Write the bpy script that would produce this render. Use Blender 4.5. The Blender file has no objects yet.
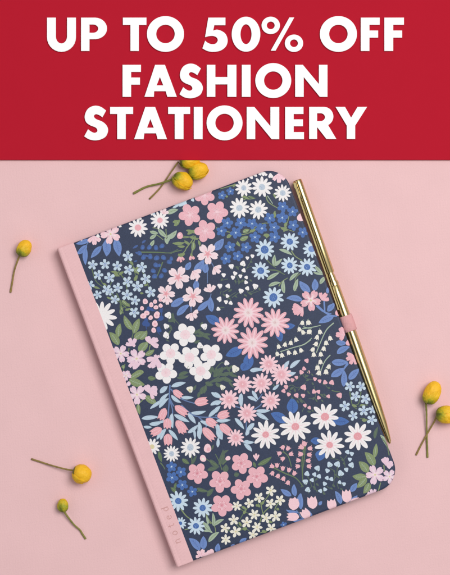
import bpy, bmesh, math, random
from mathutils import Vector, noise
random.seed(7)
sc = bpy.context.scene
C = sc.collection
PI = math.pi
S = 0.000618          # metres per photo pixel on the table
H = 1.10              # camera height above the table

def P(px, py, z=0.0):
    k = S * (H - z) / H
    return Vector(((px - 225) * k, (287.5 - py) * k, z))

def lin(c):
    out = []
    for v in c:
        v /= 255.0
        out.append(v / 12.92 if v <= 0.04045 else ((v + 0.055) / 1.055) ** 2.4)
    return out

# ------------------------------------------------------------------ materials
def mat(name, rgb, rough=0.6, metal=0.0, spec=0.5, var=0.0, vscale=600, bump=0.0, bscale=2500, bdist=0.0001, rgb2=None, sheen=0.0, coat=0.0):
    m = bpy.data.materials.new(name); m.use_nodes = True
    nt = m.node_tree; n = nt.nodes; l = nt.links
    b = n['Principled BSDF']
    col = lin(rgb)
    b.inputs['Base Color'].default_value = (*col, 1)
    b.inputs['Roughness'].default_value = rough
    b.inputs['Metallic'].default_value = metal
    b.inputs['Specular IOR Level'].default_value = spec
    if coat: b.inputs['Coat Weight'].default_value = coat; b.inputs['Coat Roughness'].default_value = 0.35
    if var or bump: tc = n.new('ShaderNodeTexCoord')
    if var:
        nz = n.new('ShaderNodeTexNoise'); nz.inputs['Scale'].default_value = vscale; nz.inputs['Detail'].default_value = 4
        l.new(tc.outputs['Object'], nz.inputs['Vector'])
        mx = n.new('ShaderNodeMix'); mx.data_type = 'RGBA'
        c2 = lin(rgb2) if rgb2 else [c * (1 + var) for c in col]
        c1 = col if rgb2 else [c * (1 - var) for c in col]
        mx.inputs[6].default_value = (*c1, 1); mx.inputs[7].default_value = (*[min(1, c) for c in c2], 1)
        mr = n.new('ShaderNodeMapRange'); mr.inputs[1].default_value = 0.3; mr.inputs[2].default_value = 0.7
        l.new(nz.outputs['Fac'], mr.inputs[0]); l.new(mr.outputs[0], mx.inputs[0]); l.new(mx.outputs[2], b.inputs['Base Color'])
    if bump:
        nb = n.new('ShaderNodeTexNoise'); nb.inputs['Scale'].default_value = bscale; nb.inputs['Detail'].default_value = 3
        l.new(tc.outputs['Object'], nb.inputs['Vector'])
        bp = n.new('ShaderNodeBump'); bp.inputs['Strength'].default_value = bump; bp.inputs['Distance'].default_value = bdist
        l.new(nb.outputs['Fac'], bp.inputs['Height']); l.new(bp.outputs[0], b.inputs['Normal'])
    return m

def obj(name, me, mats, parent=None, loc=(0, 0, 0), smooth=False):
    o = bpy.data.objects.new(name, me); C.objects.link(o)
    for m in (mats if isinstance(mats, (list, tuple)) else [mats]):
        me.materials.append(m)
    o.location = loc
    if parent: o.parent = parent
    if smooth:
        me.polygons.foreach_set('use_smooth', [True] * len(me.polygons)); me.update()
    return o

def empty(name, label, cat, loc=(0, 0, 0), rz=0, group=None):
    o = bpy.data.objects.new(name, None); C.objects.link(o)
    o.empty_display_size = 0.01
    o.location = loc; o.rotation_euler = (0, 0, rz)
    o['label'] = label; o['category'] = cat
    if group: o['group'] = group
    return o

def mesh(name, vs, fs, mi=None):
    me = bpy.data.meshes.new(name); me.from_pydata([tuple(v) for v in vs], [], fs)
    if mi: me.polygons.foreach_set('material_index', mi)
    me.update(); return me

# ------------------------------------------------------------------ table
table_m = mat('pink_paper', (229, 189, 190), 0.78, spec=0.2, var=0.016, vscale=42, bump=0.8, bscale=1000, bdist=0.00014)
def weave(m, sc_, dist, ang=0.0, strength=.5):
    """fine crossed threads added to a material's bump"""
    nt = m.node_tree; n = nt.nodes; l = nt.links; b = n['Principled BSDF']
    tc = n.new('ShaderNodeTexCoord'); mp = n.new('ShaderNodeMapping'); mp.inputs['Rotation'].default_value = (0, 0, ang)
    l.new(tc.outputs['Object'], mp.inputs[0])
    ws = []
    for d in ('X', 'Y'):
        w_ = n.new('ShaderNodeTexWave'); w_.bands_direction = d; w_.inputs['Scale'].default_value = sc_; w_.inputs['Distortion'].default_value = 2.2
        w_.inputs['Detail'].default_value = 2; w_.inputs['Detail Scale'].default_value = .6
        l.new(mp.outputs[0], w_.inputs['Vector']); ws.append(w_)
    ad = n.new('ShaderNodeMath'); ad.operation = 'ADD'; l.new(ws[0].outputs['Fac'], ad.inputs[0]); l.new(ws[1].outputs['Fac'], ad.inputs[1])
    bp = n.new('ShaderNodeBump'); bp.inputs['Distance'].default_value = dist; bp.inputs['Strength'].default_value = strength
    l.new(ad.outputs[0], bp.inputs['Height'])
    prev = b.inputs['Normal'].links[0].from_socket if b.inputs['Normal'].links else None
    if prev: l.new(prev, bp.inputs['Normal'])
    l.new(bp.outputs[0], b.inputs['Normal'])
weave(table_m, 330, .00004, .05, .2)
g = obj('tabletop', mesh('tabletop', [(-3, -3, 0), (3, -3, 0), (3, 3, 0), (-3, 3, 0)], [(0, 1, 2, 3)]), table_m)
g['kind'] = 'structure'

# ------------------------------------------------------------------ notebook frame
T = 0.0098                         # top of the front cover
KN = S * (H - T) / H               # metres per photo pixel at the cover
TL = (57.0, 249.0)
AX = Vector((225.0, -84.6)).normalized(); AY = Vector((-AX.y, AX.x))
W, L = 240.4, 340.0
U0 = 17.8                          # printed area starts right of the cloth spine
nb_root = empty('notebook', 'navy floral hardcover notebook with a pink cloth spine', 'notebook',
                P(*TL, T) * Vector((1, 1, 0)).x if False else (P(*TL, T).x, P(*TL, T).y, 0), math.atan2(84.6, 225.0))

def uv(px, py):
    d = Vector((px - TL[0], py - TL[1]))
    return (d.dot(AX), d.dot(AY))

def outline(ins, r=22.0, seg=14, u0=U0 - 1.2):
    """convex outline of the cover in (u,v), v down, inset by ins"""
    pts = [(u0, ins)]
    rr = r - ins
    for cx, cy, a0 in ((W - r, r, -90), (W - r, L - r, 0)):
        for i in range(seg + 1):
            a = math.radians(a0 + 90 * i / seg)
            pts.append((cx + rr * math.cos(a), cy + rr * math.sin(a)))
    pts.append((u0, L - ins))
    return pts

BR = 2.1                            # rounding of the board's edge, px
RINGS = [0.0, 0.10 * BR, 0.45 * BR, BR]
OUT = [outline(i) for i in RINGS]
def halfplanes(poly):
    hp = []
    n = len(poly)
    for i in range(n):
        a = poly[i]; b = poly[(i + 1) % n]
        dx, dy = b[0] - a[0], b[1] - a[1]
        d = math.hypot(dx, dy)
        if d < 1e-6: continue
        nx, ny = -dy / d, dx / d            # inward normal (outline runs clockwise on the page, v down)
        hp.append((nx, ny, nx * a[0] + ny * a[1]))
    return hp
HPS = [halfplanes(o) for o in OUT]
HPS = [[h for h in hp] for hp in HPS]

def edge_d(u, v):
    """distance inwards from the outline (spine side not counted)"""
    d = min(v, L - v, W - u)
    r = 22.0
    for cy, s in ((r, -1), (L - r, 1)):
        if u > W - r and (v - cy) * s > 0:
            d = r - math.hypot(u - (W - r), v - cy)
    return d
def drop(u, v):
    d = max(0.0, min(BR, edge_d(u, v)))
    return BR - math.sqrt(max(0, BR * BR - (BR - d) ** 2))

def cut(poly, h):
    nx, ny, c = h
    ins, outs = [], []
    n = len(poly)
    for i in range(n):
        a = poly[i]; b = poly[(i + 1) % n]
        da = nx * a[0] + ny * a[1] - c; db = nx * b[0] + ny * b[1] - c
        if da >= 0: ins.append(a)
        else: outs.append(a)
        if (da > 0 and db < 0) or (da < 0 and db > 0):
            t = da / (da - db); p = (a[0] + t * (b[0] - a[0]), a[1] + t * (b[1] - a[1]))
            ins.append(p); outs.append(p)
    return ins, outs

def inside_all(poly, hps):
    return all(nx * p[0] + ny * p[1] - c >= 0 for p in poly for nx, ny, c in hps)

def split_poly(poly):
    """clip to the cover and split along the rounding rings"""
    if inside_all(poly, HPS[-1]): return [poly]
    for h in HPS[0]:
        poly, _ = cut(poly, h)
        if len(poly) < 3: return []
    res = []
    cur = [poly]
    for k in (1, 2, 3):
        nxt = []
        for q in cur:
            rem = q
            for h in HPS[k]:
                rem, o = cut(rem, h)
                if len(o) >= 3: res.append(o)
                if len(rem) < 3: break
            if len(rem) >= 3: nxt.append(rem)
        cur = nxt
    return res + cur

# ------------------------------------------------------------------ print inks
INK = {}
INKM = []
def ink(name, rgb, var=0.05):
    INK[name] = len(INKM)
    INKM.append(mat('ink_' + name, rgb, 0.50, spec=0.36, var=var, vscale=1300, bump=0.5, bscale=1700, bdist=0.00009))
ink('navy', (43, 54, 80), 0.16)
ink('white', (233, 229, 229)); ink('cream', (228, 224, 212))
ink('grey', (184, 196, 208)); ink('ltblue', (194, 212, 226)); ink('starblue', (188, 206, 220))
ink('paleleaf', (176, 196, 212)); ink('peri', (106, 134, 190)); ink('peridark', (88, 114, 168))
ink('blue', (66, 104, 168)); ink('bluedark', (50, 80, 140)); ink('bluelight', (146, 178, 218))
ink('pink', (226, 172, 182)); ink('pinklight', (236, 198, 206)); ink('rose', (214, 132, 148))
ink('palepink', (234, 212, 217)); ink('coral', (220, 152, 160)); ink('salmon', (228, 168, 176)); ink('lilac', (226, 196, 212))
ink('green', (124, 140, 98)); ink('greenpale', (158, 176, 154)); ink('greendark', (80, 98, 84)); ink('greenmid', (94, 114, 82))
ink('deepbud', (64, 92, 148)); ink('yellowish', (212, 202, 160)); ink('stemblue', (96, 120, 164))

# ------------------------------------------------------------------ print drawing
EL = []                              # (ink, [convex faces in uv])
OX = OY = 0.0; SC = 7.5
def T_(ox, oy):
    global OX, OY
    OX, OY = ox, oy
def Q(x, y): return uv(OX + x / SC, OY + y / SC)
def add(inkn, faces): EL.append((inkn, faces))

def fan_poly(cx, cy, R, fn, a0=0, a1=2 * PI, n=60, rot=0):
    pts = []
    for i in range(n + (0 if a1 - a0 > 6.28 else 1)):
        a = a0 + (a1 - a0) * i / n
        r = R * fn(a)
        pts.append(Q(cx + r * math.cos(a + rot), cy + r * math.sin(a + rot)))
    c = Q(cx, cy)
    full = a1 - a0 > 6.28
    return [[c, pts[i], pts[(i + 1) % len(pts)]] for i in range(len(pts) if full else len(pts) - 1)]

def petal_fn(n, c, a, b, valley, notch=0.0, nw=0.1, jit=0.0):
    js = [1 + random.uniform(-jit, jit) for _ in range(n)]
    st = 2 * PI / n
    def f(t):
        k = int(math.floor(t / st + 0.5)); ph = t - k * st; j = js[k % n]
        # ray from origin at angle ph, ellipse centred (c,0)
        A = (math.cos(ph) / a) ** 2 + (math.sin(ph) / b) ** 2
        B = -2 * c * math.cos(ph) / a ** 2
        D = B * B - 4 * A * (c * c / a ** 2 - 1)
        r = valley
        if D > 0: r = max(valley, (-B + math.sqrt(D)) / (2 * A))
        if notch: r *= 1 - notch * math.exp(-(ph / nw) ** 2)
        return r * j
    return f

def disc(x, y, r, inkn, n=14, sq=0.08):
    a0 = random.random() * 6
    add(inkn, fan_poly(x, y, r, lambda t: 1 + sq * math.sin(2 * t + a0) + sq * 0.5 * math.sin(3 * t), n=n))

def strip(pts, ws, inkn):
    """a ribbon along pts with half-widths ws"""
    L_, R_ = [], []
    n = len(pts)
    for i in range(n):
        a = pts[max(0, i - 1)]; b = pts[min(n - 1, i + 1)]
        dx, dy = b[0] - a[0], b[1] - a[1]; d = math.hypot(dx, dy) or 1
        nx, ny = -dy / d, dx / d
        L_.append(Q(pts[i][0] + nx * ws[i], pts[i][1] + ny * ws[i])); R_.append(Q(pts[i][0] - nx * ws[i], pts[i][1] - ny * ws[i]))
    fs = []
    for i in range(n - 1):
        for tri in ([L_[i], R_[i], R_[i + 1]], [L_[i], R_[i + 1], L_[i + 1]]):
            fs.append(tri)
    add(inkn, fs)

def curve(p0, p1, bend, n=12):
    dx, dy = p1[0] - p0[0], p1[1] - p0[1]
    out = []
    for i in range(n + 1):
        t = i / n; o = bend * 4 * t * (1 - t)
        out.append((p0[0] + dx * t - dy * o, p0[1] + dy * t + dx * o))
    return out

SEEN = []
def twice(x, y, r, fam, f=.62):
    """the same flower read off two neighbouring patches is drawn once"""
    c = Q(x, y); rr = r / SC
    for fx, fy, fr, ff in SEEN:
        if ff == fam and math.hypot(fx - c[0], fy - c[1]) < f * min(rr, fr): return True
    SEEN.append((c[0], c[1], rr, fam)); return False

RIB = {'peri': 'peridark', 'blue': 'bluedark', 'green': 'greenpale', 'greenpale': 'green', 'paleleaf': 'ltblue', 'greendark': 'greenmid', 'greenmid': 'green'}
def leaf(x0, y0, x1, y1, w, inkn, bend=None, rib=True):
    if bend is None: bend = random.uniform(-0.09, 0.09)
    pts = curve((x0, y0), (x1, y1), bend, 14)
    ws = []
    for i in range(15):
        t = i / 14
        ws.append(w * (0.46 if inkn == 'paleleaf' else .5) * (math.sin(PI * t ** 0.82) ** 0.8 if 0 < t < 1 else 0) + 0.4)
    strip(pts, ws, inkn)
    if rib and w > 24:
        strip(pts[1:12], [1.6] * 11, RIB.get(inkn, inkn))
        if w > 38 and inkn in ('peri', 'blue', 'green'):
            for i in (3, 5, 7, 9):
                p = pts[i]; q = pts[i + 2]
                dx, dy = q[0] - p[0], q[1] - p[1]
                for s in (-1, 1):
                    e = (p[0] + dx * 0.9 - s * dy * 0.0 + s * (-dy) / math.hypot(dx, dy) * ws[i] * 0.62, p[1] + dy * 0.9 + s * dx / math.hypot(dx, dy) * ws[i] * 0.62)
                    strip([p, e], [0.9, 0.5], RIB.get(inkn, inkn))

def stem(pts, w, inkn):
    # Catmull-Rom through the points
    if len(pts) == 2: P4 = curve(pts[0], pts[1], random.uniform(-.06, .06), 8)
    else:
        P4 = []
        ext = [pts[0]] + list(pts) + [pts[-1]]
        for i in range(1, len(ext) - 2):
            for k in range(6):
                t = k / 6
                P4.append(tuple(0.5 * (2 * ext[i][j] + (ext[i + 1][j] - ext[i - 1][j]) * t + (2 * ext[i - 1][j] - 5 * ext[i][j] + 4 * ext[i + 1][j] - ext[i + 2][j]) * t * t + (3 * ext[i][j] - ext[i - 1][j] - 3 * ext[i + 1][j] + ext[i + 2][j]) * t ** 3) for j in (0, 1)))
        P4.append(pts[-1])
    strip(P4, [w / 2 * (1 - 0.35 * i / len(P4)) for i in range(len(P4))], inkn)

def rays(x, y, n, r0, r1, w, inkn, rot=0, dots=None):
    for i in range(n):
        a = rot + 2 * PI * i / n
        rr = r1 * random.uniform(0.85, 1.1)
        strip([(x + r0 * math.cos(a), y + r0 * math.sin(a)), (x + rr * math.cos(a), y + rr * math.sin(a))], [w / 2, w / 3], inkn)
        if dots: disc(x + rr * 1.12 * math.cos(a), y + rr * 1.12 * math.sin(a), dots, inkn, 7)

def blossom(x, y, r, kind='pink', rot=None):
    if twice(x, y, r, 'blossom'): return
    rot = random.uniform(0, 1.25) if rot is None else rot
    c1, c2, c3 = {'pink': ('pink', 'pinklight', 'pinklight'), 'line': ('pink', 'pinklight', 'rose'), 'white': ('white', 'palepink', 'pinklight')}[kind]
    f = petal_fn(5, .58, .42, .375, .46, jit=.03)
    add(c1, fan_poly(x, y, r, f, n=80, rot=rot))
    if kind == 'white':
        disc(x, y, r * .42, c2, 24, .03)
        rays(x, y, 12, r * .08, r * .32, 1.8, c3, rot, 2.2)
        disc(x, y, r * .06, 'pinklight')
        for i in range(5): a_ = rot + 2 * PI * (i + .5) / 5; strip([(x + r * .42 * math.cos(a_), y + r * .42 * math.sin(a_)), (x + r * .6 * math.cos(a_), y + r * .6 * math.sin(a_))], [1.4, .8], 'grey')
    elif kind == 'pink':
        for i in range(5):
            a = rot + 2 * PI * i / 5
            for da in (-.32, 0, .32):
                strip([(x + r * .18 * math.cos(a + da * .6), y + r * .18 * math.sin(a + da * .6)), (x + r * .66 * math.cos(a + da), y + r * .66 * math.sin(a + da))], [1.6, 1.0], c2)
        disc(x, y, r * .16, c2)
        rays(x, y, 7, r * .17, r * .26, 2.5, 'palepink', rot, 2.5)
    else:
        add(c2, fan_poly(x, y, r * .42, petal_fn(5, .5, .5, .3, .6), n=50, rot=rot))
        rays(x, y, 15, r * .10, r * .34, 2.4, c3, rot, 2.4)
        disc(x, y, r * .08, c3)

def daisy(x, y, r, n=11, pet='white', c='grey', cr=20, rot=None, inner=None, long=False):
    if twice(x, y, r, 'daisy'): return
    rot = random.uniform(0, 1) if rot is None else rot
    if long: n -= 1; r *= .96
    k = (1.02 if not long else 1.0) * math.tan(PI / n) * (.52 if not long else .50)
    add(pet, fan_poly(x, y, r, petal_fn(n, .62, .39, k, .34 if not long else .24, jit=.05), n=n * 12, rot=rot))
    if long:
        for i in range(n):
            a = rot + 2 * PI * i / n
            strip([(x + r * .3 * math.cos(a), y + r * .3 * math.sin(a)), (x + r * .72 * math.cos(a), y + r * .72 * math.sin(a))], [3.2, 1.6], inner or 'palepink')
    if inner: add(inner, fan_poly(x, y, r * .42, petal_fn(n, .6, .4, k * .8, .62), n=n * 6, rot=rot))
    if c:
        disc(x, y, cr, c, 18, .03)
        if cr > 18 and c in ('blue', 'peri', 'coral', 'grey'):
            for i in range(7):
                a = i * 2.4; q = cr * .26 * math.sqrt(i)
                disc(x + q * math.cos(a), y + q * math.sin(a), 2.2, {'blue': 'bluelight', 'peri': 'bluelight', 'coral': 'pinklight', 'grey': 'peri'}[c], 6)

def pdaisy(x, y, r=110, n=12, rot=None):
    if twice(x, y, r, 'pdaisy'): return
    rot = random.uniform(0, 1) if rot is None else rot
    r *= .97; k = math.tan(PI / n) * .55
    add('pink', fan_poly(x, y, r, petal_fn(n, .62, .38, k, .34, jit=.05), n=n * 12, rot=rot))
    for i in range(n):
        a = rot + 2 * PI * i / n
        strip([(x + r * .25 * math.cos(a), y + r * .25 * math.sin(a)), (x + r * .86 * math.cos(a), y + r * .86 * math.sin(a))], [7.5, 4.5], 'pinklight')
    add('pinklight', fan_poly(x, y, r * .5, petal_fn(n, .6, .4, k, .6), n=n * 6, rot=rot))
    add('palepink', fan_poly(x, y, r * .34, petal_fn(n, .6, .4, k * .9, .7), n=n * 6, rot=rot))
    rays(x, y, 12, r * .04, r * .20, 2, 'cream', rot, 2.6); rays(x, y, 7, r * .02, r * .12, 1.5, 'pink', rot + .3)

def sdaisy(x, y, r=72, n=12):
    if twice(x, y, r, 'sdaisy'): return
    rot = random.uniform(0, 1); k = math.tan(PI / n) * .54
    add('pinklight', fan_poly(x, y, r, petal_fn(n, .64, .36, k, .44, jit=.05), n=n * 10, rot=rot))
    add('pink', fan_poly(x, y, r * .46, petal_fn(n, .6, .4, k * .8, .62), n=n * 6, rot=rot))
    disc(x, y, r * .17, 'salmon'); rays(x, y, 12, r * .1, r * .30, 2.0, 'salmon', rot)
    for i in range(n): a_ = rot + 2 * PI * (i + .5) / n; strip([(x + r * .3 * math.cos(a_), y + r * .3 * math.sin(a_)), (x + r * .5 * math.cos(a_), y + r * .5 * math.sin(a_))], [1.3, .7], 'pink')
    disc(x, y, r * .10, 'pinklight')

def star(x, y, r, kind='blue', rot=None):
    if twice(x, y, r, 'star'): return
    rot = random.uniform(0, 1.25) if rot is None else rot
    c1, c2 = {'blue': ('starblue', 'peri'), 'cream': ('cream', 'yellowish')}[kind]
    n = 5 if kind == 'blue' else random.choice((5, 5, 6))
    add(c1, fan_poly(x, y, r, petal_fn(n, .62, .38, .285 if n == 5 else .24, .32, notch=.10 if kind == 'blue' else -.05, nw=.09, jit=.05), n=n * 14, rot=rot))
    disc(x, y, r * (.2 if kind == 'blue' else .17), c2, 9)
    rays(x, y, 5, r * .22, r * .42, 2.2, c2, rot)
    if kind == 'blue': disc(x, y, r * .09, 'cream', 7)

def bflower(x, y, r):
    if twice(x, y, r, 'bflower'): return
    rot = random.uniform(0, 1.25)
    add('blue', fan_poly(x, y, r, petal_fn(5, .58, .42, .36, .60, jit=.06), n=60, rot=rot))
    rays(x, y, 6, r * .25, r * .62, 2.4, 'bluedark', rot)
    rays(x, y, 6, r * .08, r * .34, 2.6, 'bluelight', rot + .5)
    disc(x, y, r * .13, 'ltblue', 8)

def cosmos(x, y, r, pet='palepink', c='coral', rot=None):
    if twice(x, y, r, 'cosmos'): return
    rot = random.uniform(0, 1.25) if rot is None else rot
    add(pet, fan_poly(x, y, r, petal_fn(5, .62, .38, .315, .24, notch=.14, nw=.07, jit=.04), n=110, rot=rot))
    for i in range(5):
        a = rot + 2 * PI * i / 5
        for da in (-.22, 0, .22):
            strip([(x + r * .28 * math.cos(a + da * .5), y + r * .28 * math.sin(a + da * .5)), (x + r * .62 * math.cos(a + da), y + r * .62 * math.sin(a + da))], [1.5, .8], 'white' if c != 'coral' else 'pinklight')
    if c == 'coral':
        add('salmon', fan_poly(x, y, r * .34, petal_fn(5, .5, .5, .25, .5), n=50, rot=rot)); disc(x, y, r * .15, 'coral')
    else:
        add('palepink' if pet != 'palepink' else 'white', fan_poly(x, y, r * .36, petal_fn(5, .5, .5, .25, .5), n=50, rot=rot)); disc(x, y, r * .10, 'yellowish')

def side(x0, y0, x1, y1, pet='palepink', n=3, spread=1.15):
    """half-seen flower opening from base (x0,y0) towards (x1,y1)"""
    R = math.hypot(x1 - x0, y1 - y0); a = math.atan2(y1 - y0, x1 - x0)
    st = spread * 2 / n
    def f(t):
        k = min(n - 1, max(0, int((t + spread) / st))); ph = (t + spread) - (k + .5) * st
        q = abs(ph) / (st / 2)
        return .98 * (1 - .42 * q ** 3.2) * (1 - .07 * math.exp(-(ph / .06) ** 2)) * (1 - .1 * abs(k - (n - 1) / 2))
    add(pet, fan_poly(x0, y0, R, f, -spread, spread, 16 * n, rot=a))
    for k in range(n):
        t = a - spread + (k + .5) * st
        strip([(x0 + R * .25 * math.cos(t), y0 + R * .25 * math.sin(t)), (x0 + R * .6 * math.cos(t), y0 + R * .6 * math.sin(t))], [2, 1], 'pinklight' if pet != 'pinklight' else 'pink')
        if k:
            t -= st / 2
            strip([(x0 + R * .1 * math.cos(t), y0 + R * .1 * math.sin(t)), (x0 + R * .56 * math.cos(t), y0 + R * .56 * math.sin(t))], [1.2, .9], 'coral' if pet == 'palepink' else 'lilac')

def tulip(x0, y0, x1, y1, w, c='salmon'):
    dx, dy = x1 - x0, y1 - y0; R = math.hypot(dx, dy); ux, uy = dx / R, dy / R
    def pt(t, s): return (x0 + dx * t - uy * s * w / 2, y0 + dy * t + ux * s * w / 2)
    prof = [(0, .12), (.08, .5), (.22, .86), (.42, 1.0), (.62, .98), (.8, .9)]
    cpt = pt(.45, 0)
    edge = [pt(t, s) for t, s in prof] + [pt(1.02, .78), pt(.86, .42), pt(1.06, 0), pt(.86, -.42), pt(1.02, -.78)] + [pt(t, -s) for t, s in reversed(prof)]
    c0 = Q(*cpt); e = [Q(*p) for p in edge]
    add(c, [[c0, e[i], e[(i + 1) % len(e)]] for i in range(len(e))])
    for s in (-.38, .38):
        strip([pt(.12, s * .5), pt(.5, s), pt(.84, s * 1.05)], [1.2, 1.6, 1.0], 'pinklight')

def bell(x, y, r=20, c='white', ang=None):
    r *= .88
    stem([(x - math.cos(ang if ang is not None else PI / 2) * r * .7, y - math.sin(ang if ang is not None else PI / 2) * r * .7), (x - math.cos(ang if ang is not None else PI / 2) * r * 1.55 + 3, y - math.sin(ang if ang is not None else PI / 2) * r * 1.55)], 3.5, 'greenpale' if c != 'pink' else 'greenmid')
    ang = PI / 2 if ang is None else ang
    ux, uy = math.cos(ang), math.sin(ang)
    def q(t, s): return Q(x + ux * t * r - uy * s * r, y + uy * t * r + ux * s * r)
    e = [q(-.9, -.15), q(-.75, -.5), q(-.2, -.72), q(.45, -.8), q(.85, -1.1), q(.62, -.45), q(1.0, 0), q(.62, .45), q(.85, 1.1), q(.45, .8), q(-.2, .72), q(-.75, .5), q(-.9, .15)]
    c0 = q(0, 0)
    add(c, [[c0, e[i], e[(i + 1) % len(e)]] for i in range(len(e))])

def seeds(lst, c='white'):
    for x, y, r in lst:
        if twice(x, y, r, 'seed', 1.0): continue
        a0 = random.random() * 6; r *= .88
        add(c, fan_poly(x, y, r, lambda t: .92 + .16 * math.sin(t * 3 + a0) + .05 * math.sin(2 * t), n=15))
        stem([(x, y + r * .6), (x + 6, y + r * 1.5)], 4, 'greendark') if r >= 18 else None
        if r >= 21: disc(x + r * .3, y + r * .25, r * .16, 'greenpale' if c != 'pink' else 'pinklight', 7)

def twigs(lst, c='greendark', w=5):
    for l_ in lst: stem(l_, w, c)
def leaves(lst, c):
    for a in lst: leaf(*a, c)
# ---- the print, read off the photograph patch by patch (patch origin in photo px, 7.5 units per px)
# stems, twigs and leaves come first, flowers over them
T_(60, 225)
stem([(225, 115), (200, 150), (192, 190)], 7, 'stemblue'); stem([(345, 110), (320, 150), (300, 175)], 7, 'stemblue')
leaves([(225, 108, 120, 142, 34), (200, 150, 125, 218, 42), (193, 170, 192, 300, 38), (340, 118, 348, 235, 62), (310, 160, 232, 247, 42), (415, 105, 445, 235, 60), (60, 158, 60, 200, 5)], 'peri')
twigs([[(240, 330), (270, 420), (330, 470)], [(450, 340), (400, 400), (360, 500)], [(300, 400), (330, 450), (430, 560)], [(380, 350), (430, 360)]], 'greenmid', 8)
leaves([(385, 352, 440, 362, 16), (250, 462, 300, 478, 16), (320, 440, 350, 455, 16), (400, 380, 450, 385, 14), (350, 540, 390, 560, 14)], 'green')
T_(150, 165)
twigs([[(60, 480), (100, 530), (140, 560)], [(0, 495), (60, 530), (100, 562)], [(120, 480), (128, 540)], [(225, 530), (330, 545), (400, 560)], [(20, 470), (60, 480)]], 'green', 7)
leaves([(125, 365, 212, 335, 36), (62, 480, 128, 545, 32), (130, 552, 200, 490, 36), (0, 500, 62, 512, 26), (0, 555, 50, 522, 26)], 'greenpale')
leaves([(180, 455, 222, 408, 26), (170, 430, 225, 425, 20), (195, 460, 185, 410, 20), (280, 520, 340, 490, 24), (270, 490, 345, 515, 20), (300, 545, 360, 560, 20), (240, 330, 290, 300, 14)], 'green')
leaves([(180, 300, 280, 262, 22), (215, 310, 280, 285, 22), (170, 318, 215, 305, 14)], 'starblue')
T_(200, 165)
twigs([[(310, 235), (360, 255), (410, 250)], [(250, 150), (200, 165), (150, 180)], [(120, 470), (205, 500), (330, 520), (440, 470)], [(340, 260), (300, 250)]], 'green', 8)
leaves([(320, 505, 372, 485, 30), (300, 562, 362, 540, 34), (202, 548, 242, 520, 26), (372, 505, 422, 484, 22), (265, 140, 245, 165, 18), (210, 240, 185, 232, 14), (320, 232, 372, 255, 16), (360, 235, 410, 250, 12)], 'green')
T_(250, 165)
stem([(120, 235), (140, 280), (205, 322)], 9, 'green'); stem([(130, 230), (150, 260), (170, 290)], 7, 'greenpale'); stem([(0, 235), (40, 250)], 8, 'greenmid')
twigs([[(20, 480), (90, 440), (160, 440), (240, 470), (330, 500)], [(180, 400), (190, 345)], [(300, 350), (280, 430), (250, 480)]], 'green', 6)
leaves([(185, 395, 186, 345, 22), (275, 430, 262, 470, 22), (250, 500, 275, 462, 18), (100, 528, 150, 528, 24), (230, 470, 285, 490, 22), (0, 500, 45, 480, 24), (195, 255, 170, 215, 14)], 'green')
T_(110, 240)
twigs([[(135, 160), (170, 190), (190, 260), (205, 350)], [(60, 240), (110, 300), (130, 410), (90, 470), (80, 560)], [(240, 230), (270, 290), (300, 390)], [(50, 400), (85, 470), (130, 520)], [(20, 430), (80, 470)], [(150, 480), (110, 500), (80, 530)]], 'greenmid', 9)
leaves([(150, 160, 175, 188, 18), (28, 238, 72, 268, 20), (70, 262, 105, 238, 20), (170, 205, 218, 258, 26), (180, 305, 205, 262, 24), (225, 400, 252, 402, 16), (255, 340, 285, 335, 16), (88, 455, 132, 498, 26), (120, 470, 150, 500, 20), (78, 560, 88, 495, 26), (200, 200, 215, 240, 20)], 'green')
stem([(225, 92), (330, 92), (455, 98)], 11, 'greenmid'); stem([(395, 165), (375, 220), (345, 290)], 9, 'greenmid'); stem([(455, 100), (480, 90), (540, 75)], 9, 'greenmid')
leaves([(300, 45, 330, 0, 26), (432, 30, 428, -10, 18)], 'greenpale')
for a in ((245, 55, 21), (295, 55, 22), (345, 58, 22), (390, 45, 22), (222, 100, 21), (252, 130, 23), (302, 125, 23), (350, 135, 24), (402, 132, 23), (445, 165, 22), (345, 188, 23), (325, 232, 22), (335, 272, 23), (410, 228, 22), (385, 270, 22), (460, 140, 18), (370, 190, 16)):
    disc(a[0], a[1], a[2] * .84, 'deepbud', 12, .12); disc(a[0] + 1, a[1] + 4, a[2] * .4, 'blue', 8)
T_(165, 235)
twigs([[(160, 100), (200, 45), (225, 5)], [(160, 98), (175, 60), (60, 60)], [(200, 150), (205, 90), (200, 45)], [(120, 150), (150, 120), (160, 95)], [(230, 10), (215, 60), (200, 100)], [(100, 15), (160, 20), (215, 5)]], 'green', 8)
leaves([(140, 62, 55, 62, 24), (205, 118, 212, 45, 30), (95, 150, 150, 138, 22), (150, 85, 92, 82, 18), (185, 70, 145, 40, 20), (250, 40, 262, 85, 18)], 'green')
stem([(0, 135), (50, 130), (100, 105)], 9, 'greendark'); leaves([(15, 60, 45, 0, 22), (15, 10, 70, 0, 20), (0, 20, 15, 70, 16)], 'greenpale')
twigs([[(320, 205), (318, 270), (318, 362)], [(245, 292), (275, 268), (300, 215)], [(345, 440), (340, 470)], [(345, 205), (365, 240)], [(230, 380), (225, 430)], [(190, 520), (195, 562)]], 'stemblue', 8)
leaves([(370, 112, 440, 32, 58), (215, 272, 290, 185, 54), (298, 285, 308, 215, 46), (158, 262, 192, 203, 42), (45, 535, 150, 465, 52), (228, 410, 235, 335, 44), (358, 562, 342, 462, 46), (242, 560, 330, 486, 42), (108, 562, 182, 525, 32)], 'peri')
T_(220, 235)
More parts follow.
